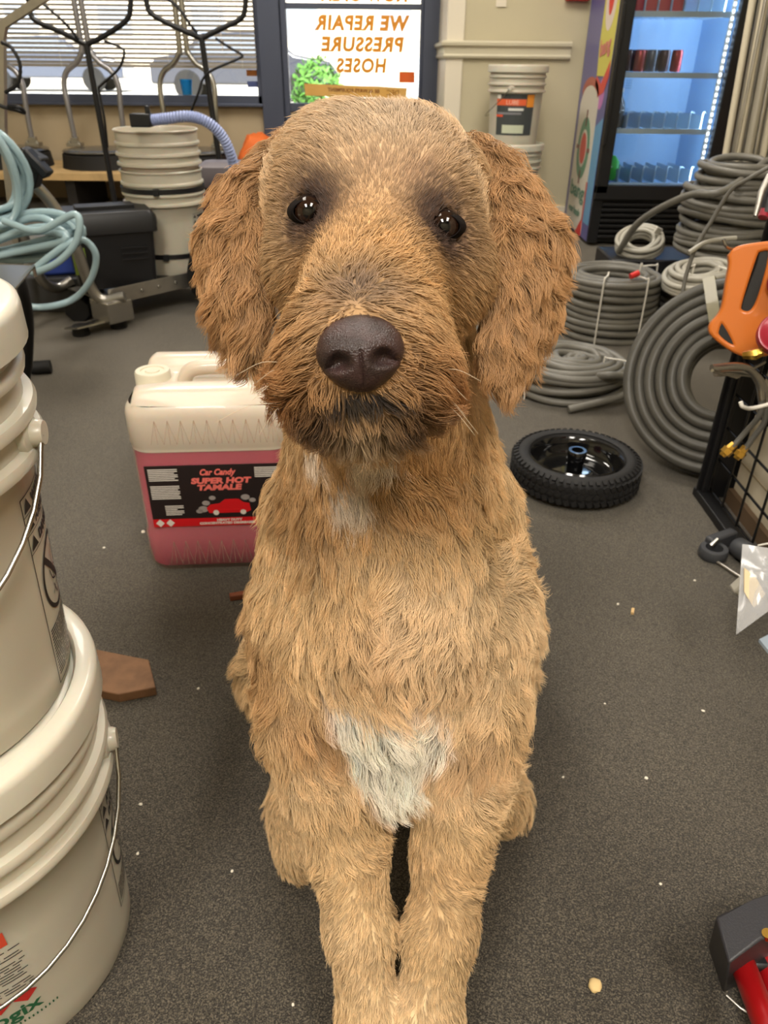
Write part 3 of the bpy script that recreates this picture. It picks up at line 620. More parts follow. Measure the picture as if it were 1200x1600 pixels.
# stainless stand just behind the near buckets
st = empty('hose_stand', (-.99, 2.05, 0), 0, 'stainless tray stand with a curved black leg at the left edge', 'stand')
q = lambda p: Vector(p) - Vector((-.99, 2.05, 0))
tc = Vector((-0.8872, 1.9021, 0.405)); tn = Vector((-0.8097, 1.5318, 0.405)); tf_ = Vector((-1.0767, 1.9213, 0.405)); tq = tn + (tf_ - tc); bm = T(); prism(bm, [q(tc), q(tn), q(tq), q(tf_)], (0, 0, 1), .003)
obj('tray', bm, M_steel, st, smooth=False)
bm = T(); tube(bm, [q(tf_), q(tc), q(tn), q(tq)], .0045, 8); tube(bm, [q(tc), q(tc + Vector((0, 0, -.025)))], .005, 8); obj('tray_rim', bm, M_chrome, st)
bm = T(); tube(bm, smooth_path([q((-0.9905, 2.02, 0.3619)), q((-0.9907, 2.03, 0.3084)), q((-1.0106, 2.06, 0.2197)), q((-1.0599, 2.1, 0.0923)), q((-1.1149, 2.15, -0.0082))], 6), [.015] * 25, 10); obj('leg', bm, M_black, st)
bm = T(); tube(bm, [q((-1.32, 2.16, .022)), q((-1.09, 2.215, .022))], .016, 12); obj('foot_tube', bm, M_chrome, st)
bm = T(); tube(bm, [q((-1.11, 2.21, .022)), q((-1.055, 2.223, .022))], .021, 12); obj('foot_cap', bm, M_rubber, st)
# silver trolley frame at the left edge
tf = empty('trolley_frame', (-1.36, 2.75, 0), 0, 'silver square tube trolley frame bending at the top left corner', 'trolley')
q = lambda p: Vector(p) - Vector((-1.36, 2.75, 0))
tp = [(-1.357, 2.75, 0), (-1.2786, 2.75, 0.6531), (-1.2176, 2.75, 0.904), (-1.1999, 2.75, 0.9411), (-1.1454, 2.75, 0.9681), (-1.045, 2.75, 1.0177), (-0.9461, 2.75, 1.0694)]
obj('frame_tube', tube(T(), [q(p) for p in tp], .016, 4), M_alu, tf, smooth=False)
obj('cable_loop', tube(T(), smooth_path([q((-1.2693, 2.7, 0.7296)), q((-1.2318, 2.7, 0.7155)), q((-1.1986, 2.7, 0.7086)), q((-1.1735, 2.7, 0.7015)), q((-1.1777, 2.68, 0.7169)), q((-1.2136, 2.68, 0.7202))], 6), .006, 8), M_black, tf)
obj('cable', tube(T(), smooth_path([q((-1.198, 2.7, 0.893)), q((-1.1701, 2.7, 0.8782)), q((-1.1548, 2.7, 0.8359)), q((-1.1738, 2.7, 0.7837)), q((-1.2212, 2.7, 0.7568))], 8), [.0065 if i % 2 else .005 for i in range(33)], 8), M_black, tf)

# ------------------------------------------------------------ shelf with the surface cleaners
sf = empty('low_shelf', (-2.0, 5.3, 0), 0, 'low pine shelf under the shop window', 'shelf')
obj('shelf_board', BX(-.98, .95, -.32, .34, .205, .250), M_pine, sf, smooth=False, bev=.003)
for x in (-.9, .0, .88): obj('support', BX(x - .03, x + .03, -.26, .3, 0, .205), mat('dark_support', (44, 40, 38), .6), sf, smooth=False)
def cleaner(x, label, metal, hz):
    c = empty('surface_cleaner', (x, 5.32, .25), 0, label, 'surface cleaner', 'round surface cleaners on the low shelf'); y0 = 0
    bm = T(); lathe(bm, [(0, .09), (.225, .09), (.245, .08), (.25, .03), (.255, .0), (.235, .0), (.23, .06), (0, .06)], 48); obj('skirt', bm, M_rubber, c)
    bm = T(); lathe(bm, [(0, .118), (.06, .118), (.20, .108), (.235, .104), (.243, .096), (.236, .090), (0, .09)], 48); obj('deck_plate', bm, M_steel, c)
    for s in (-1, 1):
        bm = T(); box(bm, (s * .165, 0, .128), (.09, .07, .022)); box(bm, (s * .165, 0, .15), (.045, .04, .04)); obj('bracket', bm, M_steel, c, bev=.003)
        for d in (-.03, .03): obj('bolt', lathe(T(), [(0, .014), (.008, .012), (.009, 0), (0, 0)], 8, M=Matrix.Translation((s * .165 + d, -.02, .139))), M_chrome, c)
    for s in (-1, 1):
        obj('handle_fork', tube(T(), smooth_path([(s * .160, 0, .14), (s * .166, 0, .34), (s * .170, .01, .46), (s * .14, .015, .535), (s * .07, .02, .585), (s * .03, .02, .64), (s * .022, .02, .72), (s * .02, .02, 1.5)], 6), .0165, 12), metal, c)
    return c
MA2 = mat('grey_tube', (150, 148, 150), .35, metal=.7)
cleaner(-2.46, 'round surface cleaner at the left end of the low shelf, mostly behind the trolley frame', MA2, 0)
cleaner(-1.86, 'round surface cleaner with grey fork handle in the middle of the low shelf', MA2, 0)
cleaner(-1.26, 'round surface cleaner with bright silver fork handle nearest the door', M_chrome, 0)
obn = empty('orange_bag', (-.83, 5.32, .0), 0, 'crumpled orange bag beside the shelf, just left of the dog\'s head', 'bag')
bm = T(); bmesh.ops.create_icosphere(bm, subdivisions=4, radius=.2)
from mathutils import noise as mn
for v in bm.verts:
    n_ = mn.noise(v.co * 14) * .03 + mn.noise(v.co * 30) * .012; v.co += v.normal * n_; v.co = Vector((v.co.x * .78, v.co.y * .6, max(v.co.z, -.16) * 1.2 + .21))
obj('bag', bm, mat('orange_cloth', (228, 112, 48), .7), obn); obn.location.z = .0
# two black forked handles in front of the shelf
def forked(jx, jy, jz, armL, armR, rod, cable, base, label):
    c = empty('forked_handle', (base[0], base[1], 0), 0, label, 'handle'); q = lambda p: Vector(p) - Vector((base[0], base[1], 0)); J = Vector((jx, jy, jz))
    bm = T(); lathe(bm, [(0, 0), (.13, 0), (.13, .012), (.03, .02), (0, .02)], 24); obj('base_plate', bm, M_black, c)
    obj('pole', tube(T(), [q(J), q((base[0], base[1], .012))], .0145, 12), M_black, c)
    obj('fork_arm', tube(T(), smooth_path([q(J)] + [q(p) for p in armL], 6), .0125, 10), M_black, c)
    obj('fork_arm', tube(T(), smooth_path([q(J)] + [q(p) for p in armR], 6), .0125, 10), M_black, c)
    pr = smooth_path([q(p) for p in rod], 10); obj('wound_rod', tube(T(), pr, [.009 if i % 2 else .0055 for i in range(len(pr))], 8), M_black, c)
    obj('cable', tube(T(), smooth_path([q(p) for p in cable], 8), .0062, 8), M_black, c)
forked(*((-1.4904, 4.3, 0.9115)), [(-1.6052, 4.3, 0.9635), (-1.7195, 4.3, 1.0094), (-1.7352, 4.3, 1.0607), (-1.7189, 4.3, 1.1664), (-1.6895, 4.3, 1.2882)], [(-1.3882, 4.3, 0.9522), (-1.2773, 4.3, 1.0133), (-1.246, 4.3, 1.0701), (-1.232, 4.3, 1.1706), (-1.2113, 4.3, 1.2922)],
       [(-1.6614, 4.28, 1.078), (-1.5864, 4.28, 1.0149), (-1.5435, 4.28, 0.9686), (-1.5199, 4.28, 0.9321)], [(-1.3924, 4.28, 0.9279), (-1.3156, 4.27, 0.902), (-1.2984, 4.26, 0.8754), (-1.3382, 4.26, 0.8104), (-1.4369, 4.26, 0.7408), (-1.4514, 4.26, 0.7157), (-1.4486, 4.26, 0.5936), (-1.4636, 4.28, 0.4593)], (-1.478, 4.3), 'black forked pole handle in front of the window, left one of the two')
forked(*((-0.919, 4.3, 0.9431)), [(-1.0236, 4.3, 0.9817), (-1.1403, 4.3, 1.0351), (-1.1649, 4.3, 1.0758), (-1.162, 4.3, 1.1712), (-1.1427, 4.3, 1.2928)], [(-0.8205, 4.3, 0.9834), (-0.7232, 4.3, 1.0233), (-0.6942, 4.3, 1.0697), (-0.6819, 4.3, 1.1753), (-0.6711, 4.3, 1.2967)],
       [(-1.0688, 4.28, 1.1083), (-1.0081, 4.28, 1.0609), (-0.9637, 4.28, 0.9997), (-0.934, 4.28, 0.9635)], [(-0.8459, 4.28, 0.9433), (-0.7761, 4.27, 0.9041), (-0.7206, 4.26, 0.8752), (-0.7409, 4.26, 0.8589), (-0.8623, 4.26, 0.8146), (-0.9207, 4.26, 0.7759), (-0.954, 4.26, 0.7118), (-1.0124, 4.28, 0.6167)], (-.87, 4.3), 'black forked pole handle in front of the window, the one nearer the door')
# dark red engine behind the strapped bucket
en_ = empty('small_engine', (-.78, 3.9, 0), 0, 'dark red small engine standing behind the strapped bucket', 'engine')
bm = T(); box(bm, (0, 0, .2), (.30, .24, .24)); obj('block', bm, mat('dark_maroon', (66, 34, 44), .4), en_, bev=.03)
bm = T(); lathe(bm, [(.10, 0), (.105, .06), (.09, .09), (0, .10)], 24, M=Matrix.Translation((.05, -.12, .28)) @ Matrix.Rotation(R(90), 4, 'X')); obj('recoil_cover', bm, mat('engine_maroon_cover', (86, 40, 54), .35), en_)
bm = T(); box(bm, (0, 0, .04), (.4, .3, .08)); obj('base', bm, M_black, en_, bev=.01)
bm = T(); loft(bm, [rrect(.26, .18, .04, .33), rrect(.28, .2, .05, .36), rrect(.27, .19, .05, .42), rrect(.2, .12, .04, .44)]); obj('fuel_tank', bm, mat('engine_grey', (110, 104, 108), .4), en_)
# ------------------------------------------------------------ far buckets by the beige wall
fb1 = pail((.715, 4.62, .0), 0, 'white lidded bucket under the labelled one by the beige wall', bailang=R(20))
fb1.location.z = .095
o = obj('pallet_box', BX(.53, .90, 4.44, 4.82, 0, .095), mat('brown_carton', (150, 116, 78), .7), bev=.004); tag(o, 'flat brown carton under the bucket stack by the beige wall', 'carton')
fb2 = pail((.695, 4.62, .468), 0, 'white lidded bucket with a grey and orange label, topmost by the beige wall', bailang=R(160))
fq = wrap(0, R(-110)); A0 = 0
def lbl(x0, x1, z0, z1, rgb, name, off=.0008):
    g = wrap(0, R(-96), off); bm = T(); patch(bm, x0, x1, z0, z1, g, 8); return obj('label_' + name, bm, mat('label_' + name, rgb, .5), fb2, smooth=False)
lbl(-.11, .10, .05, .245, (68, 72, 72), 'dark_grey'); lbl(-.11, .052, .192, .222, (232, 104, 62), 'orange', .0014); lbl(.055, .098, .185, .243, (236, 150, 52), 'amber', .0014)
lbl(-.108, -.085, .224, .243, (230, 226, 216), 'emblem', .0014); lbl(-.04, .04, .168, .180, (226, 226, 220), 'white_bar', .0014); lbl(-.11, -.07, .138, .149, (222, 90, 60), 'red_orange', .0014); lbl(-.07, .05, .06, .10, (200, 206, 180), 'pale_green', .0014); lbl(-.105, .03, .150, .160, (130, 130, 134), 'mid_grey', .0014)
g_ = wrap(0, R(-96), .002)
text('lettering', 'LUBE', .030, mat('label_ink_pale', (240, 200, 180), .5), fb2, (0, 0, 0), (0, 0, 0), depth=.0002, warp=lambda c: g_(Vector((c.x - .055, .197 + c.y, c.z))))

# ------------------------------------------------------------ drinks fridge
FX0, FX1, FY = 1.095, 1.735, 4.2
fr_ = empty('drinks_fridge', ((FX0 + FX1) / 2, FY + .33, 0), 0, 'black glass-door drinks fridge with bright graphics on its left side', 'fridge')
ox, oy = (FX0 + FX1) / 2, FY + .33; fx = lambda x0, x1, y0, y1, z0, z1, bm=None: BX(x0 - ox, x1 - ox, y0 - oy, y1 - oy, z0, z1, bm)
bm = fx(FX0, FX0 + .03, FY + .05, FY + .66, .02, 1.95); fx(FX1 - .03, FX1, FY + .05, FY + .66, .02, 1.95, bm); fx(FX0, FX1, FY + .62, FY + .66, .02, 1.95, bm); fx(FX0, FX1, FY + .05, FY + .66, .02, .27, bm); fx(FX0, FX1, FY + .05, FY + .66, 1.72, 1.95, bm)
obj('cabinet', bm, M_black, fr_, smooth=False)
M_fin = mat('fridge_liner', (150, 184, 220), .5, bump=.1, bscale=30)
bm = fx(FX0 + .03, FX0 + .04, FY + .06, FY + .62, .27, 1.72); fx(FX1 - .04, FX1 - .03, FY + .06, FY + .62, .27, 1.72, bm); fx(FX0 + .03, FX1 - .03, FY + .60, FY + .62, .27, 1.72, bm); fx(FX0 + .03, FX1 - .03, FY + .06, FY + .62, .262, .275, bm)
obj('liner', bm, M_fin, fr_, smooth=False)
bm = fx(FX0, FX0 + .062, FY, FY + .045, .27, 1.74); fx(FX1 - .082, FX1, FY, FY + .045, .27, 1.74, bm); fx(FX0, FX1, FY, FY + .045, .24, .31, bm); fx(FX0, FX1, FY, FY + .045, 1.68, 1.74, bm)
dof = obj('door_frame', bm, M_black, fr_, smooth=False, bev=.004)
obj('glass', fx(FX0 + .06, FX1 - .08, FY + .015, FY + .02, .305, 1.69), M_glass, dof, smooth=False)
obj('handle', fx(FX0 - .004, FX0 + .014, FY - .02, FY + .0, .5, 1.1), M_black, dof, smooth=False, bev=.004)
for k in range(7):
    bm = fx(FX0 + .05, FX1 - .05, FY + .012, FY + .05, .045 + k * .027, .060 + k * .027); obj('grille_slat', bm, M_black, fr_, smooth=False, bev=.003)
for x_ in (FX0, FX1 - .05): obj('grille_post', fx(x_, x_ + .05, FY + .02, FY + .06, .02, .24), M_black, fr_, smooth=False)
M_wire = mat('white_wire_shelf', (214, 232, 244), .35)
SH = (.298, .556, .806, 1.06)
for z in SH:
    bm = fx(FX0 + .042, FX1 - .042, FY + .10, FY + .112, z - .010, z + .014)
    for k in range(14):
        x = FX0 + .06 + k * .040; fx(x, x + .0035, FY + .11, FY + .58, z, z + .004, bm)
    sh_ = obj('shelf', bm, M_wire, fr_, smooth=False)
    if z < .4 or z > .5 and z < .6 or z > .85 or z > 1:
        for k in range(8):                                   # clear lane dividers
            x = FX0 + .075 + k * .064
            bm = T(); tube(bm, smooth_path([(x - ox, FY + .12 - oy, z + .01), (x - ox, FY + .12 - oy, z + .075), (x + .012 - ox, FY + .14 - oy, z + .09), (x + .03 - ox, FY + .14 - oy, z + .085)], 3), .0034, 6); fx(x - .001, x + .001, FY + .12, FY + .5, z + .01, z + .075, bm)
            obj('divider', bm, mat('clear_divider', (196, 222, 240), .3, trans=.5), fr_, smooth=False)
M_led = mat('led_strip', (230, 242, 255), .5, emit=(214, 232, 255), estr=4)
bm = T()
for k in range(46): box(bm, (FX1 - .092 - ox, FY + .06 - oy, .32 + k * .029), (.008, .006, .013))
obj('led_strip', bm, M_led, fr_, smooth=False)['kind'] = 'stuff'
obj('led_rail', fx(FX1 - .10, FX1 - .082, FY + .066, FY + .075, .3, 1.68), M_white, fr_, smooth=False)
fl = light('fridge_light', 'AREA', (FX1 - .11, FY + .12, 1.0), (0, R(68), R(20)), 11, (.62, .82, 1), (.9, .03)); fl.rotation_euler = (R(90), 0, R(52)); fl.data.energy = 5.5; fl.data.size, fl.data.size_y = .03, 1.35
fl2 = light('fridge_light', 'AREA', (FX0 + .33, FY + .3, 1.70), (0, 0, 0), 3.4, (.60, .80, 1), (.4, .3))
obj('air_duct', fx(FX0 + .20, FX0 + .23, FY + .585, FY + .602, .3, 1.7), M_fin, fr_, smooth=False)
bm = T()
for z in (.60, .74, .86):
    for i in range(9):
        for j in range(4): box(bm, (FX0 + .17 + i * .012 - ox, FY + .5985 - oy, z + j * .012), (.006, .003, .006))
obj('vent_holes', bm, mat('vent_shadow', (120, 150, 180), .6), fr_, smooth=False)['kind'] = 'stuff'
# side graphics: flat printed film
gx = FX0 - .0012
def film(name, pts, rgb, d=0):
    o = obj(name, prism(T(), [(gx - d - ox, y - oy, z) for y, z in pts], (1, 0, 0), .001), mat(name + '_ink', rgb, .35), fr_, smooth=False); return o
def ell(cy, cz, ry, rz, n=28, a0=0, a1=6.2832): return [(cy + ry * math.cos(a), cz + rz * math.sin(a)) for a in np.linspace(a0, a1, n, endpoint=a1 < 6.28)]
film('side_film_purple', [(FY + .05, .02), (FY + .66, .02), (FY + .66, 1.95), (FY + .05, 1.95)], (98, 96, 150))
film('side_film_blue', [(FY + .055, .1), (FY + .20, .1), (FY + .25, .55), (FY + .055, .62)], (96, 156, 200), .0008)
film('side_film_pink', ell(FY + .17, .72, .06, .07), (196, 120, 190), .0010)
film('can_white', [(FY + .19, .03), (FY + .60, .03), (FY + .60, .66), (FY + .55, .74), (FY + .42, .79), (FY + .30, .77), (FY + .20, .70)], (214, 208, 196), .0016)
film('can_rim', ell(FY + .40, .71, .19, .085, 24, .15, 3.0) + ell(FY + .40, .69, .17, .065, 24, 3.0, .15), (176, 84, 70), .0024)
film('can_green_ring', ell(FY + .395, .45, .135, .155), (86, 142, 116), .0024); film('can_green_core', ell(FY + .395, .45, .085, .095), (206, 200, 188), .0030); film('can_red_dot', ell(FY + .395, .45, .066, .078), (206, 70, 64), .0036)
for a, b_, c_, d_ in ((.245, .30, .44, .46), (.49, .55, .44, .46), (.385, .405, .56, .64), (.385, .405, .27, .34)): film('can_crosshair', [(FY + a, c_), (FY + b_, c_), (FY + b_, d_), (FY + a, d_)], (120, 60, 60), .0042)
film('can_yellow', [(FY + .07, .80), (FY + .31, .80), (FY + .34, .95), (FY + .34, 1.95), (FY + .05, 1.95), (FY + .055, .86)], (214, 206, 92), .0016)
film('can_yellow_foot', [(FY + .06, .80), (FY + .12, .73), (FY + .22, .71), (FY + .31, .76), (FY + .31, .80), (FY + .2, .765), (FY + .07, .87)], (212, 64, 56), .0024)
film('can_white_ring', ell(FY + .205, 1.15, .105, .155), (230, 214, 206), .0024); film('can_red_centre', ell(FY + .205, 1.15, .050, .090), (222, 62, 54), .0030)
film('side_film_red_corner', [(FY + .19, .02), (FY + .33, .02), (FY + .20, .12)], (214, 54, 50), .0024)
film('spec_strip', [(FY + .185, .10), (FY + .215, .10), (FY + .215, .30), (FY + .185, .30)], (190, 90, 84), .0030)
gi = mat('can_green_ink', (88, 132, 112), .4)
def side_text(s, y, z, h, m, wd, rz=0):
    o = text('lettering', s, h / .7, m, fr_, (gx - .004 - ox, y - oy, z), (R(90), 0, R(-90)), depth=.0003, bold=.003); q = max(v.co.x for v in o.data.vertices) - min(v.co.x for v in o.data.vertices); o.scale.x = wd / q; o.rotation_euler = (Matrix.Rotation(R(-90), 3, 'Z') @ Matrix.Rotation(R(90), 3, 'X') @ Matrix.Rotation(rz, 3, 'Z')).to_euler()
side_text('bang', FY + .57, .20, .075, gi, .34); side_text('sour heads', FY + .55, .11, .035, gi, .28); side_text('bang', FY + .30, .885, .07, mat('can_pink_ink', (214, 130, 120), .4), .20, R(8))
# goods in the fridge
bt = empty('bottle', (FX0 + .105, FY + .20, SH[1] + .006 + .0), 0, 'clear bottle of brown drink on the middle fridge shelf', 'bottle'); bt.location.z = SH[1] + .0
bm = T(); lathe(bm, [(0, 0), (.034, 0), (.037, .01), (.037, .10), (.030, .13), (.015, .155), (.014, .18), (0, .18)], 24); obj('glass', bm, mat('bottle_clear', (210, 214, 216), .08, trans=.8), bt)
bm = T(); lathe(bm, [(0, .003), (.033, .003), (.034, .09), (0, .09)], 24); obj('drink', bm, mat('brown_drink', (116, 76, 66), .3), bt)
obj('cap', lathe(T(), [(0, .195), (.016, .193), (.016, .175), (0, .175)], 16), M_white, bt)
b_2 = copy_tree(bt); b_2.location = (FX0 + .10, FY + .33, SH[1]); b_2['label'] = 'clear bottle standing behind another on the middle fridge shelf'
bm = T(); loft(bm, [rrect(.05, .05, .02, 0), rrect(.085, .07, .03, .02), rrect(.08, .07, .03, .09), rrect(.03, .03, .01, .12)]); gp = obj('green_packet', bm, mat('bright_green', (70, 190, 84), .3), loc=(FX0 + .115, FY + .20, SH[0] + .016)); gp['kind'] = 'thing'
tag(gp, 'bright green packet on the bottom fridge shelf', 'packet')
for k in range(9):
    bm = T(); lathe(bm, [(0, 0), (.024, 0), (.027, .006), (.027, .085), (.023, .095), (0, .095)], 20)
    c_ = obj('can', bm, mat('can_%d' % (k % 3), ((60, 40, 52), (150, 40, 48), (84, 90, 104))[k % 3], .25, metal=.4), loc=(FX0 + .105 + (k % 5) * .062, FY + .17 + (k // 5) * .06, SH[2] + .016)); tag(c_, 'dark drink can on the upper fridge shelf, ' + ('first', 'second', 'third', 'fourth', 'fifth')[k % 5] + ' from the left, ' + ('front' if k < 5 else 'back') + ' row', 'can', 'dark cans on the upper fridge shelf')
rb = obj('red_carton', fx(FX0 + .07, FX0 + .33, FY + .14, FY + .4, 0, .12), mat('red_carton', (196, 60, 70), .4), bev=.003); rb.location = (ox, oy, SH[3] + .015); tag(rb, 'red carton on the highest fridge shelf in view', 'carton')
cb = obj('cardboard_sheet', BX(1.80, 1.84, 3.75, 4.5, 0, .95), mat('brown_card', (150, 112, 82), .8), bev=.002); tag(cb, 'brown cardboard sheet standing between the fridge and the upright tubes', 'cardboard')
# upright tubes
for i in range(13):
    x = 1.30 + (i % 7) * .034 + (.012 if i > 6 else 0); y = 3.05 + (i // 7) * .06 + .01 * math.sin(i * 2.3); r = .010 + .003 * ((i * 7) % 3)
    top = (x - .03 + .012 * math.sin(i), y + .20, 1.9)
    if i == 0: x, y, top = 1.30, 3.02, (1.30, 3.12, 1.15); r = .006
    bm = T(); tube(bm, [(0, 0, 0), Vector(top) - Vector((x, y, 0))], r, 12)
    o = obj('tube', bm, (M_alu, mat('cream_tube', (206, 196, 172), .4), mat('grey_tube_b', (170, 164, 150), .35, metal=.4))[i % 3], loc=(x, y, 0)); tag(o, ('slim short silver rod, leftmost upright one behind the hose coils' if i == 0 else ('shiny silver', 'cream', 'dull grey')[i % 3] + ' upright tube behind the hose coils, ' + ('second', 'third', 'fourth', 'fifth', 'sixth', 'seventh')[(i - 1) % 6] + ' from the left in the ' + ('front row' if i < 7 else 'back row')), 'tube', 'upright pale tubes behind the hoses')

# ------------------------------------------------------------ hose coils
M_hose = mat('grey_hose_rubber', (112, 109, 101), .42, bump=.12, bscale=500, vary=.22, vscale=9)
M_hosel = mat('light_grey_hose', (172, 168, 156), .35, vary=.15, vscale=9)
M_hosed = mat('dark_grey_hose', (88, 86, 80), .42, vary=.25, vscale=9)
M_tie = mat('white_tie', (224, 220, 210), .4)
def coil(loc, Rm, r, layers, label, m, ecc=1., rot=(0, 0, 0), seed=1, jit=.3, rstep=None, group=None, tail=None, nseg=46):
    """hose wound in layers: layers = [(ring radius scale, number of rings, start height)] ; one strand"""
    rr = random.Random(seed); c = empty('hose_coil', loc, 0, label, 'hose coil', group); P_ = []
    Mr = Matrix.Rotation(rot[2], 3, 'Z') @ Matrix.Rotation(rot[1], 3, 'Y') @ Matrix.Rotation(rot[0], 3, 'X')
    turns = []
    for (rad, n, h0, up) in layers:
        for k in (range(n) if up else range(n - 1, -1, -1)): turns.append((rad, h0 + r * 1.95 * (k + .5)))
    ph = [(rr.uniform(0, 6.28), rr.uniform(0, 6.28), rr.uniform(-1, 1), rr.uniform(-1, 1)) for _ in turns] + [(0, 0, 0, 0)]
    for i, (rad, h) in enumerate(turns):
        nx_ = turns[min(i + 1, len(turns) - 1)]
        for k in range(nseg):
            t = k / nseg; s = max(0, (t - .82) / .18); s = s * s * (3 - 2 * s); a = 2 * math.pi * t + .5
            e = math.sin(math.pi * t) ** .5; p = ph[i]
            ra = (rad * (1 - s) + nx_[0] * s) + r * jit * e * (p[2] * .8 + .9 * math.sin(a * 1 + p[0]))
            hh = (h * (1 - s) + nx_[1] * s) + r * jit * e * (1.1 * math.sin(a + p[1]) + .5 * math.sin(2 * a + p[0]))
            P_.append(Mr @ Vector((ra * Rm * math.cos(a), ra * Rm * ecc * math.sin(a), hh)))
    if tail: P_ += [Vector(x) - Vector(loc) for x in smooth_path([Vector(loc) + P_[-1]] + [Vector(x) for x in tail], 8)[1:]]
    obj('hose', tube(T(), P_, r, 8), m, c); return c
def tie(c, Rm, h0, h1, ang, r=.003, rot=(0, 0, 0), m=None, w=.03, ecc=1.):
    Mr = Matrix.Rotation(rot[2], 3, 'Z') @ Matrix.Rotation(rot[1], 3, 'Y') @ Matrix.Rotation(rot[0], 3, 'X')
    ca, sa = math.cos(ang), math.sin(ang); P_ = [((Rm[1] + w), h0), (Rm[1] + w, h1 - .01), (Rm[1] + w - .012, h1 + .006), (Rm[0] + .0, h1 + .006), (Rm[0] - w + .012, h1), (Rm[0] - w + .012, h0)]
    tube(bm := T(), [Mr @ Vector((p * ca, p * sa * ecc, z)) for p, z in smooth2(P_)], r, 6); return obj('tie', bm, m or M_tie, c)
def smooth2(P_): return [(v.x, v.y) for v in smooth_path([Vector((a, b, 0)) for a, b in P_], 4)]
# tall stack nearest the dog's ear
hr = .0124
cE = coil((.815, 2.72, 0), .168, hr, [(1., 3, .0, 1), (.86, 3, 0, 0), (.97, 6, .072, 1), (.83, 6, .072, 0), (.69, 6, .072, 1)], 'tall neat stack of grey hose tied with pale string, beside the dog\'s ear', M_hose, seed=2, jit=.35)
for a in (-1.15, -2.0, .3): tie(cE, (.12, .160), .0, .222, a, w=.022)
bm = T(); cyl(bm, (0, 0, 0), (.028, .008, .01), .010); obj('red_cap', bm, mat('red_plastic_cap', (210, 44, 40), .4), cE).location = (.02, -.135, .232)
# small pale coil on top of it
cC = coil((.99, 3.02, .238), .085, .0085, [(1., 3, 0, 1), (.82, 3, 0, 0), (.62, 3, .0, 1)], 'small pale hose coil behind the tall grey stack', M_hosel, rot=(R(24), R(-14), 0), seed=5, jit=.7)
bx_c = obj('crate', BX(.86, 1.30, 2.915, 3.16, 0, .215), M_black, bev=.006); tag(bx_c, 'black crate under the small pale hose coil', 'crate')
tg2 = obj('tag', BX(-.018, .018, -.003, .003, -.012, .012), M_tie, cC, smooth=False, loc=(.05, -.03, .07)); tg2.rotation_euler = (.4, .3, .6)
# flat coil in front
cF = coil((.560, 2.13, 0), .160, .0112, [(1., 4, .012, 1), (.87, 5, 0, 0), (.74, 5, 0.005, 1), (.61, 5, 0, 0), (.48, 5, 0.01, 1), (.34, 5, .0, 0), (.20, 5, 0, 1), (.08, 5, 0, 0)], 'low flattened coil of grey hose on the carpet behind the spare wheel', M_hose, ecc=.86, rot=(0, 0, .2), seed=7, jit=.65,
          tail=[(.62, 1.99, .10), (.72, 2.02, .075), (.68, 1.98, .045), (.52, 1.945, .014)])
for a in (-2.6, -.5): tie(cF, (.10, .155), .004, .112, a, r=.0022, w=.020)
# pile under the top coil
cD = coil((1.17, 2.70, .0), .175, .0128, [(1., 7, 0, 1), (.85, 7, 0, 0)], 'grey hose coil on the floor supporting the coils at the right', M_hosed, seed=11, jit=.3)
cD2 = coil((1.075, 2.58, .196), .115, .0098, [(1., 3, 0, 1), (.84, 4, 0, 0), (.66, 4, 0, 1), (.48, 4, 0, 0)], 'glossy light grey hose coil in the middle of the pile with pale ties', M_hosel, rot=(R(6), R(-8), 0), seed=13, jit=.5)
for a in (-1.2, -2.4): tie(cD2, (.07, .11), -.01, .08, a, r=.003, w=.012)
cA = coil((1.235, 2.83, .262), .168, .0126, [(.98, 5, .0, 1), (.83, 5, 0, 0), (1.03, 4, .122, 1), (.88, 4, .122, 0), (.82, 3, .220, 1), (.67, 3, .220, 0), (.62, 1, .29, 1)], 'large grey hose coil on top of the pile below the upright tubes', M_hose, seed=17, jit=.75,
          tail=[(1.10, 2.62, .50), (1.02, 2.72, .47), (.93, 2.88, .36), (.90, 2.98, .23)])
cA2 = coil((1.60, 2.60, .300), .15, .011, [(1., 7, 0, 1), (.86, 7, 0, 0)], 'grey hose coil beside the topmost coil, cut off by the picture edge', M_hosed, seed=19, jit=.4)
cD3 = coil((1.57, 2.58, 0), .17, .0105, [(1., 12, 0, 1), (.88, 12, 0, 0), (.76, 12, 0, 1)], 'grey hose coil on the floor at the far right of the pile', M_hosed, seed=23, jit=.3)
# big coil leaning on the rack
rG = (R(-62), 0, R(-28)); rGe = rG
cG = coil((.820, 1.68, .205), .218, .0132, [(1.0, 3, 0, 1), (.885, 3, 0, 0), (.77, 3, 0, 1), (.655, 3, 0, 0), (.54, 3, 0, 1), (.43, 3, 0, 0)], 'large grey hose coil leaning upright against the black rack, bound with tape', M_hosed, rot=(R(63), 0, R(-34)), seed=29, jit=.22, nseg=60)
Mg = Matrix.Rotation(R(-34), 3, 'Z') @ Matrix.Rotation(R(63), 3, 'X')
bm = T(); a_ = 2.02; ca, sa = math.cos(a_), math.sin(a_); pr = [(.242, -.01), (.243, .045), (.236, .078), (.16, .094), (.09, .092)]
rows = [[bm.verts.new(Mg @ Vector((p * ca - s * .013 * sa, p * sa + s * .013 * ca, h))) for s in (-1, 1)] for p, h in pr]
for a, b_ in zip(rows, rows[1:]): bm.faces.new((a[0], a[1], b_[1], b_[0]))
bmesh.ops.solidify(bm, geom=bm.faces[:], thickness=.001)
obj('tape', bm, mat('yellowed_clear_tape', (206, 200, 172), .15, coat=.6, alpha=.92), cG)
tie(cG, (.12, .20), 0, .095, 1.35, rot=(R(63), 0, R(-34)), w=.03)
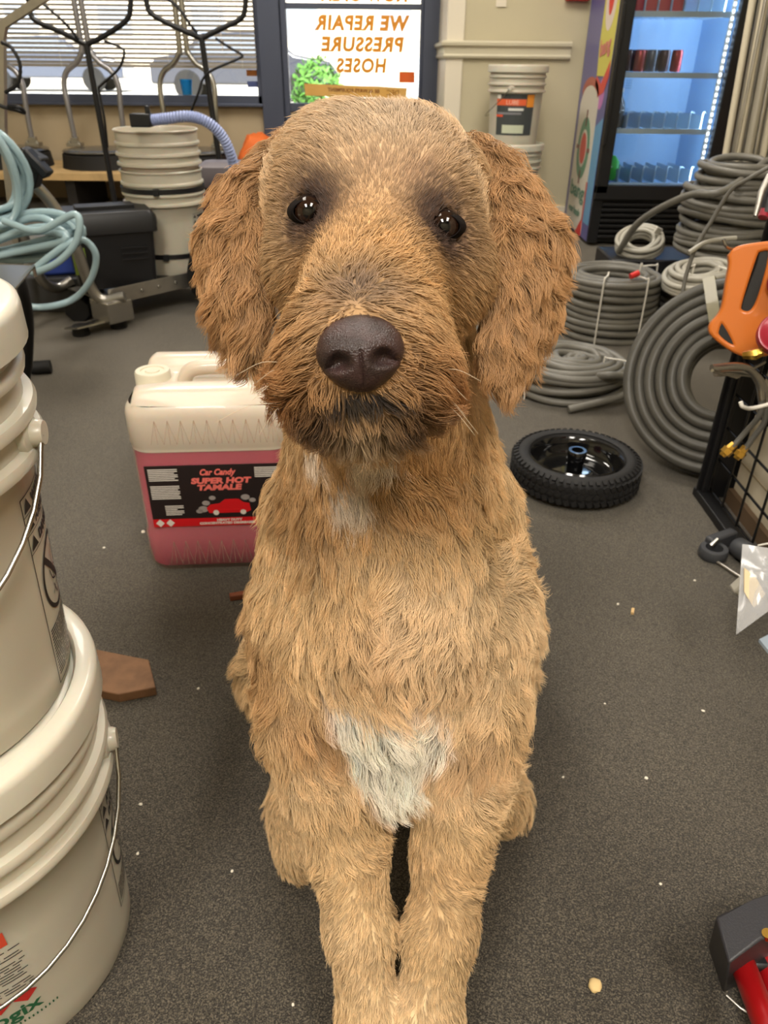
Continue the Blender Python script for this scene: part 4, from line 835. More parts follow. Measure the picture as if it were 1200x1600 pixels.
# the loose strap with its pale end
zs = empty('hose_end', (0.8102, 1.8933, 0.5954), 0, 'grey flat strap with a white buckle end hanging across the hose pile', 'strap'); z0 = Vector((0.8102, 1.8933, 0.5954))
obj('strap', tube(T(), [Vector(p) - z0 for p in smooth_path([(0.8748, 1.8687, 0.6513), (0.8333, 1.875, 0.623), (0.8102, 1.8933, 0.5954), (0.7817, 1.8895, 0.5314), (0.7537, 1.8781, 0.4743), (0.7376, 1.862, 0.4093), (0.7327, 1.8459, 0.3635)], 6)], .0052, 8), M_hose, zs)
bm = T(); box(bm, Vector((0.7297, 1.8352, 0.3458)) - z0, (.030, .014, .036), Matrix.Rotation(.3, 3, 'Y')); obj('buckle', bm, M_tie, zs, bev=.004)
obj('strap_ring', tube(T(), [Vector(p) - z0 for p in smooth_path([(0.7311, 1.8596, 0.4629), (0.768, 1.8718, 0.4831), (0.802, 1.876, 0.4901), (0.8454, 1.8787, 0.4944)], 5)], .006, 8), M_hosel, zs)

# ------------------------------------------------------------ spare wheel lying on the carpet
sw = empty('spare_wheel', (.452, 1.555, 0), 0, 'black cart wheel lying flat on the carpet right of the dog', 'wheel')
sw.location = (.449, 1.547, 0)
bm = T(); lathe(bm, [(.106, .012), (.118, .004), (.132, .004), (.142, .012), (.146, .024), (.147, .040), (.146, .056), (.142, .066), (.134, .074), (.124, .077), (.114, .074), (.108, .070), (.106, .060)], 96); obj('tyre', bm, M_rubber, sw)
pr_ = None
for i in range(56):                                        # tread blocks
    a = 2 * math.pi * i / 56
    if pr_ is None:
        bm = T()
        for z, q in ((.022, 1), (.040, -1), (.058, 1)): box(bm, (.1472, q * .002, z), (.006, .011, .013), Matrix.Rotation(q * .45, 3, 'X'))
        box(bm, (.1395, 0, .0715), (.011, .008, .005), Matrix.Rotation(.5, 3, 'Y'))
        pr_ = o = obj('tread_block', bm, M_rubber, sw, smooth=False)
    else: o = pr_.copy(); COL.objects.link(o)
    o.rotation_euler.z = a
bm = T(); lathe(bm, [(.109, .076), (.112, .072), (.108, .068), (.104, .064), (.100, .052), (.096, .036), (.088, .028), (.060, .026), (.045, .031), (.030, .032), (.0, .032)], 72); obj('rim', bm, M_blackg, sw)
bm = T(); lathe(bm, [(.019, .030), (.019, .060), (.022, .062), (.022, .082), (.0205, .084), (.014, .084), (.0135, .04), (0, .04)], 32); obj('hub', bm, M_blackg, sw)

# ------------------------------------------------------------ rack at the right
structure('wall_right', BX(.79, .85, -.6, 1.46, 0, 1.6), mat('grubby_white_panel', (206, 196, 174), .55, vary=.35, vscale=7, dirt=(160, 140, 108)))
structure('baseboard_right', BX(.778, .79, -.6, 1.46, 0, .035), mat('brown_baseboard', (104, 84, 64), .6))
for k in range(11): structure('trim_%d' % (k + 2), BX(.7885, .791, -.6, 1.46, .10 + k * .145, .1035 + k * .145), mat('panel_joint', (150, 136, 110), .7))
rk = empty('wire_rack', (.735, .6, 0), 0, 'black wire grid rack with hooks along the right edge', 'rack')
bm = BX(-.012, .012, .865, .895, .0, 1.5); box(bm, (.03, .88, .75), (.10, .006, 1.5)); obj('post', bm, M_black, rk, smooth=False, bev=.002)
obj('foot_bar', BX(-.02, .012, .36, .895, 0, .02), M_black, rk, smooth=False, bev=.003)
pw = ph_ = None
for i in range(20):
    y = .86 - i * .0762
    if pw is None: pw = o = obj('wire', tube(T(), [(0, 0, .03), (0, 0, 1.5)], .0028, 8), M_blackg, rk)
    else: o = pw.copy(); COL.objects.link(o)
    o.location = (0.0, y, 0)
for i in range(20):
    z = .03 + i * .0762
    if ph_ is None: ph_ = o = obj('wire', tube(T(), [(0, .88, 0), (0, -.70, 0)], .0028, 8), M_blackg, rk)
    else: o = ph_.copy(); COL.objects.link(o)
    o.location = (.0055, 0, z)
def hook(p, n, m, r=.0028, L_=.10):
    o = obj('hook', tube(T(), smooth_path([(.735 - p[0], 0, 0), (0, 0, 0), (-.008, 0, .006), (-.012, 0, .016)], 5), r, 8), m, rk, loc=(p[0] - .735, p[1] - .6, p[2])); return o
# orange spray handle (hung on a hook)
og0 = Vector((0.6263, 1.3101, 0.5024))
sg_ = empty('spray_gun', Vector((0.6331, 1.3096, 0.5015)), 0, 'orange plastic spray gun with black trigger hanging on the rack', 'spray gun'); sg_.scale = (.92, .92, .92)
def flat2d(name, outer, holes, th, m, parent, bev=.002):
    cu = bpy.data.curves.new(name, 'CURVE'); cu.dimensions = '2D'; cu.fill_mode = 'BOTH'; cu.extrude = th / 2 - bev; cu.bevel_depth = bev; cu.bevel_resolution = 2
    for pts in [outer] + holes:
        P_ = smooth_path([(x, y, 0) for x, y in pts] + [(pts[0][0], pts[0][1], 0)], 4)[:-1] if len(pts) > 4 else [Vector((x, y, 0)) for x, y in pts]
        s = cu.splines.new('POLY'); s.points.add(len(P_) - 1); s.use_cyclic_u = True
        for q, p in zip(s.points, P_): q.co = (*p, 1)
    t = bpy.data.objects.new('tmp', cu); COL.objects.link(t); me = bpy.data.meshes.new_from_object(t.evaluated_get(bpy.context.evaluated_depsgraph_get())); bpy.data.objects.remove(t); bpy.data.curves.remove(cu)
    me.materials.clear(); me.materials.append(m); o = bpy.data.objects.new(name, me); o.parent = parent; COL.objects.link(o); me.shade_smooth(); me.set_sharp_from_angle(angle=R(40)); return o
K_ = 1.30 / 1155
pxo = lambda L_: [((x - 1160) * K_, -(y - 465) * K_) for x, y in L_]
M_or = mat('orange_plastic', (206, 112, 40), .36, coat=.2)
ogl = flat2d('body', pxo([(1121,400),(1130,388),(1160,380),(1185,376),(1215,374),(1232,380),(1236,420),(1234,490),(1225,540),(1190,556),(1160,552),(1122,530),(1115,515),(1124,498),(1128,480),(1126,440),(1125,415)]), [pxo([(1158,388),(1176,384),(1182,400),(1181,450),(1176,480),(1166,490),(1152,486),(1150,470),(1153,430),(1156,400)]), pxo([(1130,505),(1158,540),(1150,545),(1126,530),(1124,515)])[::-1]], .030, M_or, sg_, .005)
ogl.rotation_euler = (R(90), 0, 0)
tr_g = flat2d('trigger', pxo([(1164,386),(1177,388),(1178,440),(1172,482),(1160,488),(1156,476),(1160,440),(1164,410)]), [], .018, M_black, sg_, .003); tr_g.rotation_euler = (R(90), 0, 0)
pn_ = flat2d('grip_inset', pxo([(1131,503),(1159,538),(1154,544),(1124,528),(1124,512)]), [], .026, M_black, sg_, .002); pn_.rotation_euler = (R(90), 0, 0)
sg_.rotation_euler = (R(-14), 0, R(-18))
hk = (0.5927, 1.3608, 0.5858)
obj('hook', tube(T(), [Vector(p) - Vector((.735, .6, 0)) for p in smooth_path([(0.5824, 1.3422, 0.5936), (0.5915, 1.3405, 0.5813), (0.6142, 1.3551, 0.5764), (0.6896, 1.4203, 0.5682), (.735, 1.41, .60)], 5)], .0030, 8), M_chrome, rk)
# red caps with brass
for (p, r_c, lb_) in (((0.6486, 1.1985, 0.4729), .034, 'lower red valve cap with a brass stem cut by the right edge'), ((0.6723, 1.264, 0.5421), .030, 'upper red valve cap at the right edge beside the orange handle')):
    c_ = empty('valve_cap', p, 0, lb_, 'cap'); Mx = Matrix.Rotation(R(58), 4, 'X') @ Matrix.Rotation(R(-20), 4, 'Y')
    obj('cap', lathe(T(), [(0, .016), (r_c * .7, .016), (r_c * .8, .012), (r_c * .95, .012), (r_c, .008), (r_c, -.008), (r_c * .8, -.012), (0, -.012)], 40, M=Mx), mat('crimson_plastic', (160, 30, 50), .35, coat=.2), c_)
    if r_c > .031: obj('stem', tube(T(), [(-.02, .0, -.03), (-.03, .0, -.035), (-.045, .01, -.04)], [.008, .010, .006], 6), mat('brass', (190, 150, 70), .25, metal=1), c_)
    obj('peg', tube(T(), [(0, 0.0, 0), Vector((.735, p[1] + .10, p[2] + .02)) - Vector(p)], .003, 6), M_chrome, c_)
# chrome hook with paired whips
ch_ = empty('hose_whip', (0.6147, 1.25, 0.3651), 0, 'chrome bent whip hose pair with brass ends hanging from the rack', 'hose'); c0 = Vector((0.6147, 1.25, 0.3651)); q = lambda p: Vector(p) - c0
obj('chrome_bend', tube(T(), [q(p) for p in smooth_path([(0.5648, 1.2263, 0.4031), (0.6116, 1.2379, 0.4029), (0.6412, 1.2441, 0.3939), (0.6673, 1.2503, 0.3655), (0.6772, 1.2448, 0.3373)], 6)], .0066, 12), M_chrome, ch_)
obj('chrome_bend', tube(T(), [q(p) for p in smooth_path([(0.5849, 1.2504, 0.385), (0.6364, 1.2703, 0.3792), (0.6726, 1.2764, 0.37), (0.6943, 1.2715, 0.3426), (0.7021, 1.2662, 0.3147)], 6)], .0066, 12), M_chrome, ch_)
for a_, d_ in ((0, 0), (11, .02)):
    obj('whip', tube(T(), [q(p) for p in smooth_path([((0.6772, 1.2448, 0.3373)), ((0.678, 1.2391, 0.3086)), ((0.6637, 1.2421, 0.2752)), ((0.6451, 1.237, 0.2474))] if not a_ else [((0.7021, 1.2662, 0.3147)), ((0.7028, 1.2607, 0.2864)), ((0.6914, 1.2574, 0.2618)), ((0.6775, 1.2527, 0.2347))], 6)], .0052, 10), M_hosed, ch_)
for p0, p1 in (((0.6487, 1.2395, 0.2515), (0.6297, 1.2372, 0.2285)), ((0.6798, 1.2552, 0.2388), (0.6656, 1.2521, 0.2146))):
    a, b_ = q(p0), q(p1); d_ = b_ - a
    obj('brass_fitting', tube(T(), [a, a + d_ * .4, a + d_ * .42, a + d_ * .8, a + d_ * .82, b_], [.007, .008, .0105, .0105, .007, .006], 6), bpy.data.materials['brass'], ch_, smooth=False)
obj('hook', tube(T(), [Vector(p) - Vector((.735, .6, 0)) for p in smooth_path([(0.5864, 1.14, 0.3767), (0.5942, 1.1403, 0.3675), (0.6363, 1.173, 0.354), (.735, 1.18, .385)], 5)], .0036, 8), M_tie, rk)
obj('hook', tube(T(), [Vector(p) - Vector((.735, .6, 0)) for p in [(0.5615, 1.2145, 0.4029), (0.645, 1.294, 0.3605), (.735, 1.38, .36)]], .003, 8), M_chrome, rk)
# wand by the right edge
wd = empty('spray_wand', (0.6583, 1.4009, 0.6518), 0, 'black and silver spray wand tip at the right edge above the orange handle', 'wand'); c0 = Vector((0.6583, 1.4009, 0.6518)); q = lambda p: Vector(p) - c0
obj('tip', tube(T(), [q((0.6473, 1.3845, 0.6248)), q((0.6581, 1.4068, 0.6614)), q((0.6802, 1.4291, 0.6982))], [.0035, .006, .007], 10), M_alu, wd)
obj('grip', tube(T(), [q((0.6704, 1.397, 0.6261)), q((0.678, 1.413, 0.6523)), q((0.699, 1.4402, 0.6971))], [.010, .012, .012], 10), M_black, wd)
obj('red_collar', tube(T(), [q((0.6659, 1.394, 0.6212)), q((0.6748, 1.407, 0.6426))], .009, 10), bpy.data.materials['crimson_plastic'], wd)
obj('peg', tube(T(), [q((0.6857, 1.4265, 0.6747)), q((.735, 1.38, .70))], .003, 6), M_chrome, wd)
# fittings, rod and plastic bag at the foot of the rack
ft = empty('hose_clamp', (0.6904, 1.2416, 0), 0, 'dark grey plastic fittings lying at the foot of the rack', 'fitting'); c0 = Vector((0.6904, 1.2416, 0))
M_dg = mat('dark_grey_plastic', (62, 63, 66), .45)
ring = lambda o_, r1, r2, h, Mx, m: obj(o_, lathe(T(), [(r2, 0), (r1, 0), (r1 + .002, .003), (r1 + .002, h - .003), (r1, h), (r2, h), (r2, 0)], 32, M=Mx), m, ft)
ring('collar', .026, .017, .022, Matrix.Translation((-.025, -.005, .001)), M_dg)
ring('collar', .019, .012, .050, Matrix.Translation((.022, .0, .022)) @ Matrix.Rotation(R(80), 4, 'X') @ Matrix.Rotation(R(15), 4, 'Y'), M_dg)
bm = T(); box(bm, (.0, .028, .018), (.075, .022, .034), Matrix.Rotation(.5, 3, 'Z')); obj('yoke', bm, M_dg, ft, bev=.005)
obj('screw', tube(T(), [(-.03, .0, .024), (-.018, .004, .038)], [.006, .004], 8), M_chrome, ft)
rod = empty('metal_rod', (0.6587, 1.2234, 0.006), 0, 'thin bright metal rod on the carpet under the plastic bag', 'rod'); a = Vector((0.6587, 1.2234, 0.006)); b_ = Vector((0.6924, 1.155, 0.006))
obj('rod', tube(T(), [(0, 0, 0), (b_ - a) * 1.6], .0032, 10), M_alu, rod)
m, t, b = newmat('clear_crinkled_bag'); M_bag = m
tr = t.nodes.new('ShaderNodeBsdfTransparent'); mx = t.nodes.new('ShaderNodeMixShader'); mx.inputs[0].default_value = .34; b.inputs['Roughness'].default_value = .12; b.inputs['Base Color'].default_value = (.75, .75, .75, 1); b.inputs['Specular IOR Level'].default_value = 1
t.links.new(tr.outputs[0], mx.inputs[1]); t.links.new(b.outputs[0], mx.inputs[2]); t.links.new(mx.outputs[0], t.nodes['Material Output'].inputs[0])
pb = empty('parts_bag', (0.5685, 0.8996, 0.1738), 0, 'clear plastic bag of pale parts hanging low on the rack', 'bag'); c0 = Vector((0.5685, 0.8996, 0.1738))
bm = T(); rows = []
cor = [Vector((0.5532, 0.9515, 0.2205)) - c0, Vector((0.6101, 0.9125, 0.2335)) - c0, Vector((0.497, 0.8015, 0.1664)) - c0, Vector((0.5509, 0.799, 0.2392)) - c0]
for side in (1, -1):
    rows = []
    for j in range(15):
        row = []
        for i in range(13):
            u, v = i / 12, j / 14; p = (cor[0] * (1 - u) + cor[1] * u) * (1 - v) + (cor[2] * (1 - u) + cor[3] * u) * v
            e = math.sin(math.pi * u) * math.sin(math.pi * v) ** .6; p = p + Vector((-.2, -.95, .2)) * side * (e * .020 + .006 * e * mn.noise(Vector((u * 6, v * 7, side))) * 3)
            row.append(bm.verts.new(p))
        rows.append(row)
    for a, b_ in zip(rows, rows[1:]):
        for i in range(12): bm.faces.new((a[i], a[i + 1], b_[i + 1], b_[i]))
bmesh.ops.remove_doubles(bm, verts=bm.verts, dist=.0004)
obj('bag', bm, M_bag, pb)
bm = T(); prism(bm, [Vector((0.537, 0.8993, 0.2117)) - c0, Vector((0.5483, 0.8853, 0.208)) - c0, Vector((0.5482, 0.8477, 0.2038)) - c0, Vector((0.5269, 0.8292, 0.1927)) - c0, Vector((0.5228, 0.857, 0.1998)) - c0], (.3, .9, -.3), .006); obj('card', bm, mat('tan_card', (204, 184, 146), .7), pb, smooth=False)
bm = T(); box(bm, Vector((0.5442, 0.902, 0.1777)) - c0, (.02, .02, .03), Matrix.Rotation(.6, 3, 'Y')); obj('part', bm, M_hosel, pb, bev=.004)
obj('tie', tube(T(), [Vector((0.5728, 0.9422, 0.2246)) - c0, Vector((.735, 1.02, .20)) - c0], .0015, 6), M_tie, pb)
lb2 = obj('plastic_sheet', prism(T(), [(0.6497, 0.9791, 0.004), (0.6549, 0.9312, 0.004), (0.6946, 0.9474, 0.004), (0.6935, 1.0051, 0.004)], (0, 0, 1), .006), mat('pale_blue_plastic', (176, 190, 204), .3), smooth=False); tag(lb2, 'pale blue scrap of plastic on the carpet below the hanging bag', 'scrap'); lb2.location.z = -.004

# ------------------------------------------------------------ tool in the lower right corner
tl_ = empty('bolt_cutter', (0.3986, 0.4326, 0), 0, 'black jawed tool with red tubular handles in the lower right corner', 'tool'); c0 = Vector((0.3986, 0.4326, 0)); q = lambda p: Vector(p) - c0
topP = [(0.3338, 0.4209, 0.1275), (0.3767, 0.4407, 0.1215), (0.4186, 0.4517, 0.13), (0.3896, 0.3918, 0.147), (0.3618, 0.3898, 0.1436), (0.3234, 0.3695, 0.1392)]
botP = [(0.3699, 0.4596, 0.003), (0.4203, 0.4877, 0.003), (0.4926, 0.5153, 0.003), (0.4702, 0.4522, 0.003), (0.4183, 0.4313, 0.003), (0.368, 0.41, 0.003)]
bm = T(); loft(bm, [[q(p) for p in botP], [q(p) for p in topP]]); obj('head', bm, mat('charcoal_plastic', (46, 45, 48), .45, bump=.15, bscale=500), tl_, bev=.003)
M_red = mat('red_enamel', (146, 14, 17), .32, coat=.3)
obj('handle', tube(T(), [q((0.3671, 0.4067, 0.0752)), q((0.3594, 0.3576, 0.0908)), q((0.3459, 0.2806, 0.1182))], .0125, 16), M_red, tl_)
obj('handle', tube(T(), [q((0.4049, 0.4177, 0.0548)), q((0.3992, 0.3782, 0.0476)), q((0.3837, 0.2988, 0.0711))], .0125, 16), M_red, tl_)
bm = T(); box(bm, q((0.3927, 0.4203, 0.0495)), (.045, .03, .03)); obj('pivot', bm, M_black, tl_, bev=.004)
obj('bolt', tube(T(), [q((0.3705, 0.3938, 0.1407)), q((0.3682, 0.3941, 0.1469))], .005, 12), bpy.data.materials['brass'], tl_)
obj('leaf_spring', tube(T(), smooth_path([q((0.3703, 0.4076, 0.004)), q((0.3844, 0.3922, 0.004)), q((0.4053, 0.3863, 0.004))], 5), .0012, 6), M_alu, tl_)
# ------------------------------------------------------------ the dog
def build_dog():
    # (a, ra, b, rb) tapered limbs of the body under the coat
    A = lambda a, ra, b=None, rb=None: (np.array(a), ra, np.array(b if b else a), rb if rb else ra)
    body = [
        A((-0.0263, 0.6126, 0.7566), .067, (0.0084, 0.6118, 0.7552), .067),          # skull
        A((-0.0091, 0.6608, 0.7434), .066),                                   # back of the skull
        A((-0.0349, 0.5632, 0.7716), .036, (0.0203, 0.5593, 0.7651), .036),          # brow
        A((-0.0469, 0.5506, 0.7238), .040, (0.0362, 0.5479, 0.7194), .040),          # cheeks
        A((-0.0076, 0.5239, 0.7492), .026, (-0.0129, 0.4166, 0.7171), .022),           # bridge of the muzzle
        A((-0.0079, 0.4958, 0.7222), .044, (-0.0133, 0.4166, 0.6979), .036),           # muzzle
        A((-0.0299, 0.425, 0.6886), .030, (0.0038, 0.4242, 0.6873), .031),          # lips
        A((-0.0159, 0.4183, 0.6679), .017, (-0.0137, 0.4649, 0.6523), .028),            # chin
        A((-0.0061, 0.5389, 0.6584), .055, (0.0016, 0.583, 0.5674), .076),           # throat
        A((-0.0024, 0.6827, 0.7024), .066, (0.0068, 0.6082, 0.5222), .088),            # neck
        A((0.0069, 0.5738, 0.508), .082, (0.0097, 0.5282, 0.4195), .086),          # breast
        A((0.0089, 0.5027, 0.3487), .07, (0.0096, 0.4832, 0.2974), .052),           # breastbone
        A((-0.0606, 0.5978, 0.4858), .046, (-0.0635, 0.5552, 0.3965), .054),              # shoulders
        A((0.0776, 0.5985, 0.487), .046, (0.0834, 0.556, 0.3978), .054),
        A((-0.0635, 0.5552, 0.3965), .054, (-0.057, 0.5073, 0.3178), .052),
        A((0.0834, 0.556, 0.3978), .054, (0.077, 0.5081, 0.319), .052),
        A((-0.057, 0.5073, 0.3178), .050, (-0.0452, 0.4672, 0.271), .038),          # forelegs
        A((-0.0452, 0.4672, 0.271), .038, (-0.031, 0.428, 0.2161), .028),
        A((-0.031, 0.428, 0.2161), .028, (-0.0198, 0.3877, 0.1595), .023),
        A((-0.0198, 0.3877, 0.1595), .023, (-0.011, 0.3387, 0.0886), .019),
        A((0.077, 0.5081, 0.319), .050, (0.0741, 0.4679, 0.2721), .036),
        A((0.0741, 0.4679, 0.2721), .036, (0.0671, 0.4285, 0.217), .027),
        A((0.0671, 0.4285, 0.217), .027, (0.0584, 0.3881, 0.1602), .024),
        A((0.0584, 0.3881, 0.1602), .024, (0.0459, 0.339, 0.0891), .023),
        A((-0.0105, 0.3387, 0.0886), .020, (-.020, .315, .034), .020),
        A((-.020, .315, .030), .025, (-.022, .275, .026), .021),    # forepaws
        A((0.0441, 0.339, 0.0891), .023, (.042, .315, .034), .021),
        A((.042, .315, .030), .026, (.044, .275, .026), .022),
        A((.01, .68, .47), .100, (.015, .84, .32), .115),           # back
        A((.015, .84, .32), .115, (.015, .95, .17), .125),
        A((.01, .60, .36), .075, (.015, .80, .20), .10),            # belly
        A((-.085, .90, .14), .095, (-.118, .70, .185), .058),       # thighs
        A((.110, .90, .14), .095, (.135, .72, .165), .055),
        A((-.118, .70, .185), .05, (-.125, .72, .05), .030),        # shanks
        A((.135, .72, .165), .05, (.135, .76, .05), .030),
        A((-.125, .76, .04), .028, (-.103, .58, .034), .026),       # hind feet
        A((-.105, .60, .034), .030, (-.097, .548, .028), .025),
        A((.140, .78, .04), .028, (.150, .63, .034), .027),
        A((.150, .64, .034), .029, (.155, .615, .028), .026),
        A((.02, 1.04, .06), .03, (.10, 1.15, .035), .02),           # tail
    ]
    en = [np.array((-.45, -1, .1)), np.array((.45, -1, .1))]
    ears = []
    L = [((-0.0688, 0.6468, 0.7878), .018), ((-0.0878, 0.6312, 0.7756), .016), ((-0.1071, 0.609, 0.7545), .021), ((-0.1155, 0.5786, 0.7238), .024), ((-0.1102, 0.554, 0.6929), .021), ((-0.0993, 0.5318, 0.6659), .009)]
    for (p, r), (q, r2) in zip(L, L[1:]): ears.append((p, r, q, r2, 0))
    L = [((0.0654, 0.6463, 0.7869), .018), ((0.0813, 0.6308, 0.7749), .016), ((0.0963, 0.6076, 0.7521), .023), ((0.1056, 0.5786, 0.7237), .029), ((0.0993, 0.5547, 0.6939), .027), ((0.0902, 0.5335, 0.6688), .018), ((0.0867, 0.52, 0.6504), .008)]
    for (p, r), (q, r2) in zip(L, L[1:]): ears.append((p, r, q, r2, 1))
    def seg(p, a, ra, b, rb):
        ab = b - a; l2 = ab @ ab
        t = np.clip(((p - a) @ ab) / l2, 0, 1) if l2 > 1e-12 else np.zeros(len(p))
        return np.linalg.norm(p - a - t[:, None] * ab, axis=1) - (ra + (rb - ra) * t)
    def field(p, parts=False):
        k = .011; S = np.zeros(len(p))
        for a, ra, b, rb in body: S += np.exp(-np.clip(seg(p, a, ra, b, rb), -.3, .5) / k)
        db = -k * np.log(S + 1e-30); k2 = .006; S = np.zeros(len(p))
        for a, ra, b, rb, e in ears:
            n = en[e] / np.linalg.norm(en[e]); m = (np.array(a) + np.array(b)) / 2; a_ = np.array(a); b_ = np.array(b)
            st = lambda q: q + 1.3 * np.outer((q - m) @ n, n)
            S += np.exp(-np.clip(seg(st(p), st(a_[None])[0], ra, st(b_[None])[0], rb), -.3, .5) / k2)
        de = -k2 * np.log(S + 1e-30)
        for e in EYE:                                                # sockets
            db = np.maximum(db, -(np.linalg.norm(p - e, axis=1) - .0118))
        if parts: return db, de
        h = np.clip(.5 + .5 * (de - db) / .006, 0, 1)
        return de * (1 - h) + db * h - .006 * h * (1 - h)
    EYE = [np.array((-0.0521, 0.5255, 0.7644)), np.array((0.0382, 0.5209, 0.7568))]
    lo = np.array((-.24, .22, -.01)); hi = np.array((.27, 1.19, .90)); h = .0058
    N = ((hi - lo) / h).astype(int) + 1
    ax = [lo[i] + h * np.arange(N[i]) for i in range(3)]
    G = np.empty(N)
    for i, x in enumerate(ax[0]):
        yy, zz = np.meshgrid(ax[1], ax[2], indexing='ij')
        G[i] = field(np.stack([np.full(yy.size, x), yy.ravel(), zz.ravel()], 1)).reshape(yy.shape)
    # surface nets
    sg = G < 0
    idx = -np.ones(np.array(N) - 1, int)
    c = sum(sg[i:N[0] - 1 + i, j:N[1] - 1 + j, k:N[2] - 1 + k].astype(int) for i in (0, 1) for j in (0, 1) for k in (0, 1))
    cells = np.argwhere((c > 0) & (c < 8)); idx[tuple(cells.T)] = np.arange(len(cells))
    V = lo + (cells + .5) * h
    F = []
    for axn in range(3):
        o1, o2 = [a for a in range(3) if a != axn]
        sl0 = [slice(None)] * 3; sl1 = [slice(None)] * 3; sl0[axn] = slice(0, -1); sl1[axn] = slice(1, None)
        e = np.argwhere(sg[tuple(sl0)] != sg[tuple(sl1)])
        e = e[(e[:, o1] > 0) & (e[:, o2] > 0) & (e[:, o1] < N[o1] - 1) & (e[:, o2] < N[o2] - 1)]
        q = []
        for d1, d2 in ((1, 1), (0, 1), (0, 0), (1, 0)):
            t = e.copy(); t[:, o1] -= d1; t[:, o2] -= d2; q.append(idx[tuple(t.T)])
        q = np.stack(q, 1); inside = sg[tuple(e.T)]
        if axn == 1: inside = ~inside
        q[inside] = q[inside][:, ::-1]; F.append(q)
    F = np.concatenate(F); F = F[(F >= 0).all(1)]
    def grad(p):
        g = np.stack([field(p + d) - field(p - d) for d in np.eye(3) * .002], 1); return g / np.maximum(np.linalg.norm(g, axis=1), 1e-9)[:, None]
    for _ in range(3): V = V - grad(V) * field(V)[:, None] * .9
    V[:, 2] = np.maximum(V[:, 2], .001)
    me = bpy.data.meshes.new('dog'); me.from_pydata(V.tolist(), [], F.tolist()); me.validate(); me.update()
    bm = bmesh.new(); bm.from_mesh(me); bmesh.ops.recalc_face_normals(bm, faces=bm.faces); bm.to_mesh(me); bm.free(); me.shade_smooth()
    dog = bpy.data.objects.new('dog', me); COL.objects.link(dog)
    tag(dog, 'curly apricot dog with drop ears and a white chest patch, sitting on the carpet', 'dog')

    # ---------------- coat: colour, length and lie of the hair by region
    Tn = np.array([[V[a] for a in (f[0], f[1], f[2])] for f in F] + [[V[a] for a in (f[0], f[2], f[3])] for f in F])
    fn = np.cross(Tn[:, 1] - Tn[:, 0], Tn[:, 2] - Tn[:, 0]); ar = np.linalg.norm(fn, axis=1) / 2
    cen = Tn.mean(1)
    db, de = field(cen, True); isear = de < db
    head_c = np.array((-0.0088, 0.5482, 0.7314))
    near_head = np.linalg.norm(cen - head_c, axis=1) < .2
    wgt = ar * np.where(cen[:, 1] > .80, .35, 1.) * np.where(near_head, 1.8, 1.) * np.where(cen[:, 1] < .40, np.where(cen[:, 2] < .1, .6, 1.), 1.)
    NS = 300000
    ti = rng.choice(len(Tn), NS, p=wgt / wgt.sum())
    r1 = np.sqrt(rng.random(NS))[:, None]; r2 = rng.random(NS)[:, None]
    P0 = (1 - r1) * Tn[ti, 0] + r1 * (1 - r2) * Tn[ti, 1] + r1 * r2 * Tn[ti, 2]
    Nn = grad(P0)
    db, de = field(P0, True); ear = np.clip((db - de) / .006 + .5, 0, 1)
    def blob(c, s, p=None):
        p = P0 if p is None else p
        return np.exp(-(((p - np.array(c)) ** 2).sum(1)) / (2 * s * s))
    # lie of the coat: (place, direction, reach)
    X = np.array
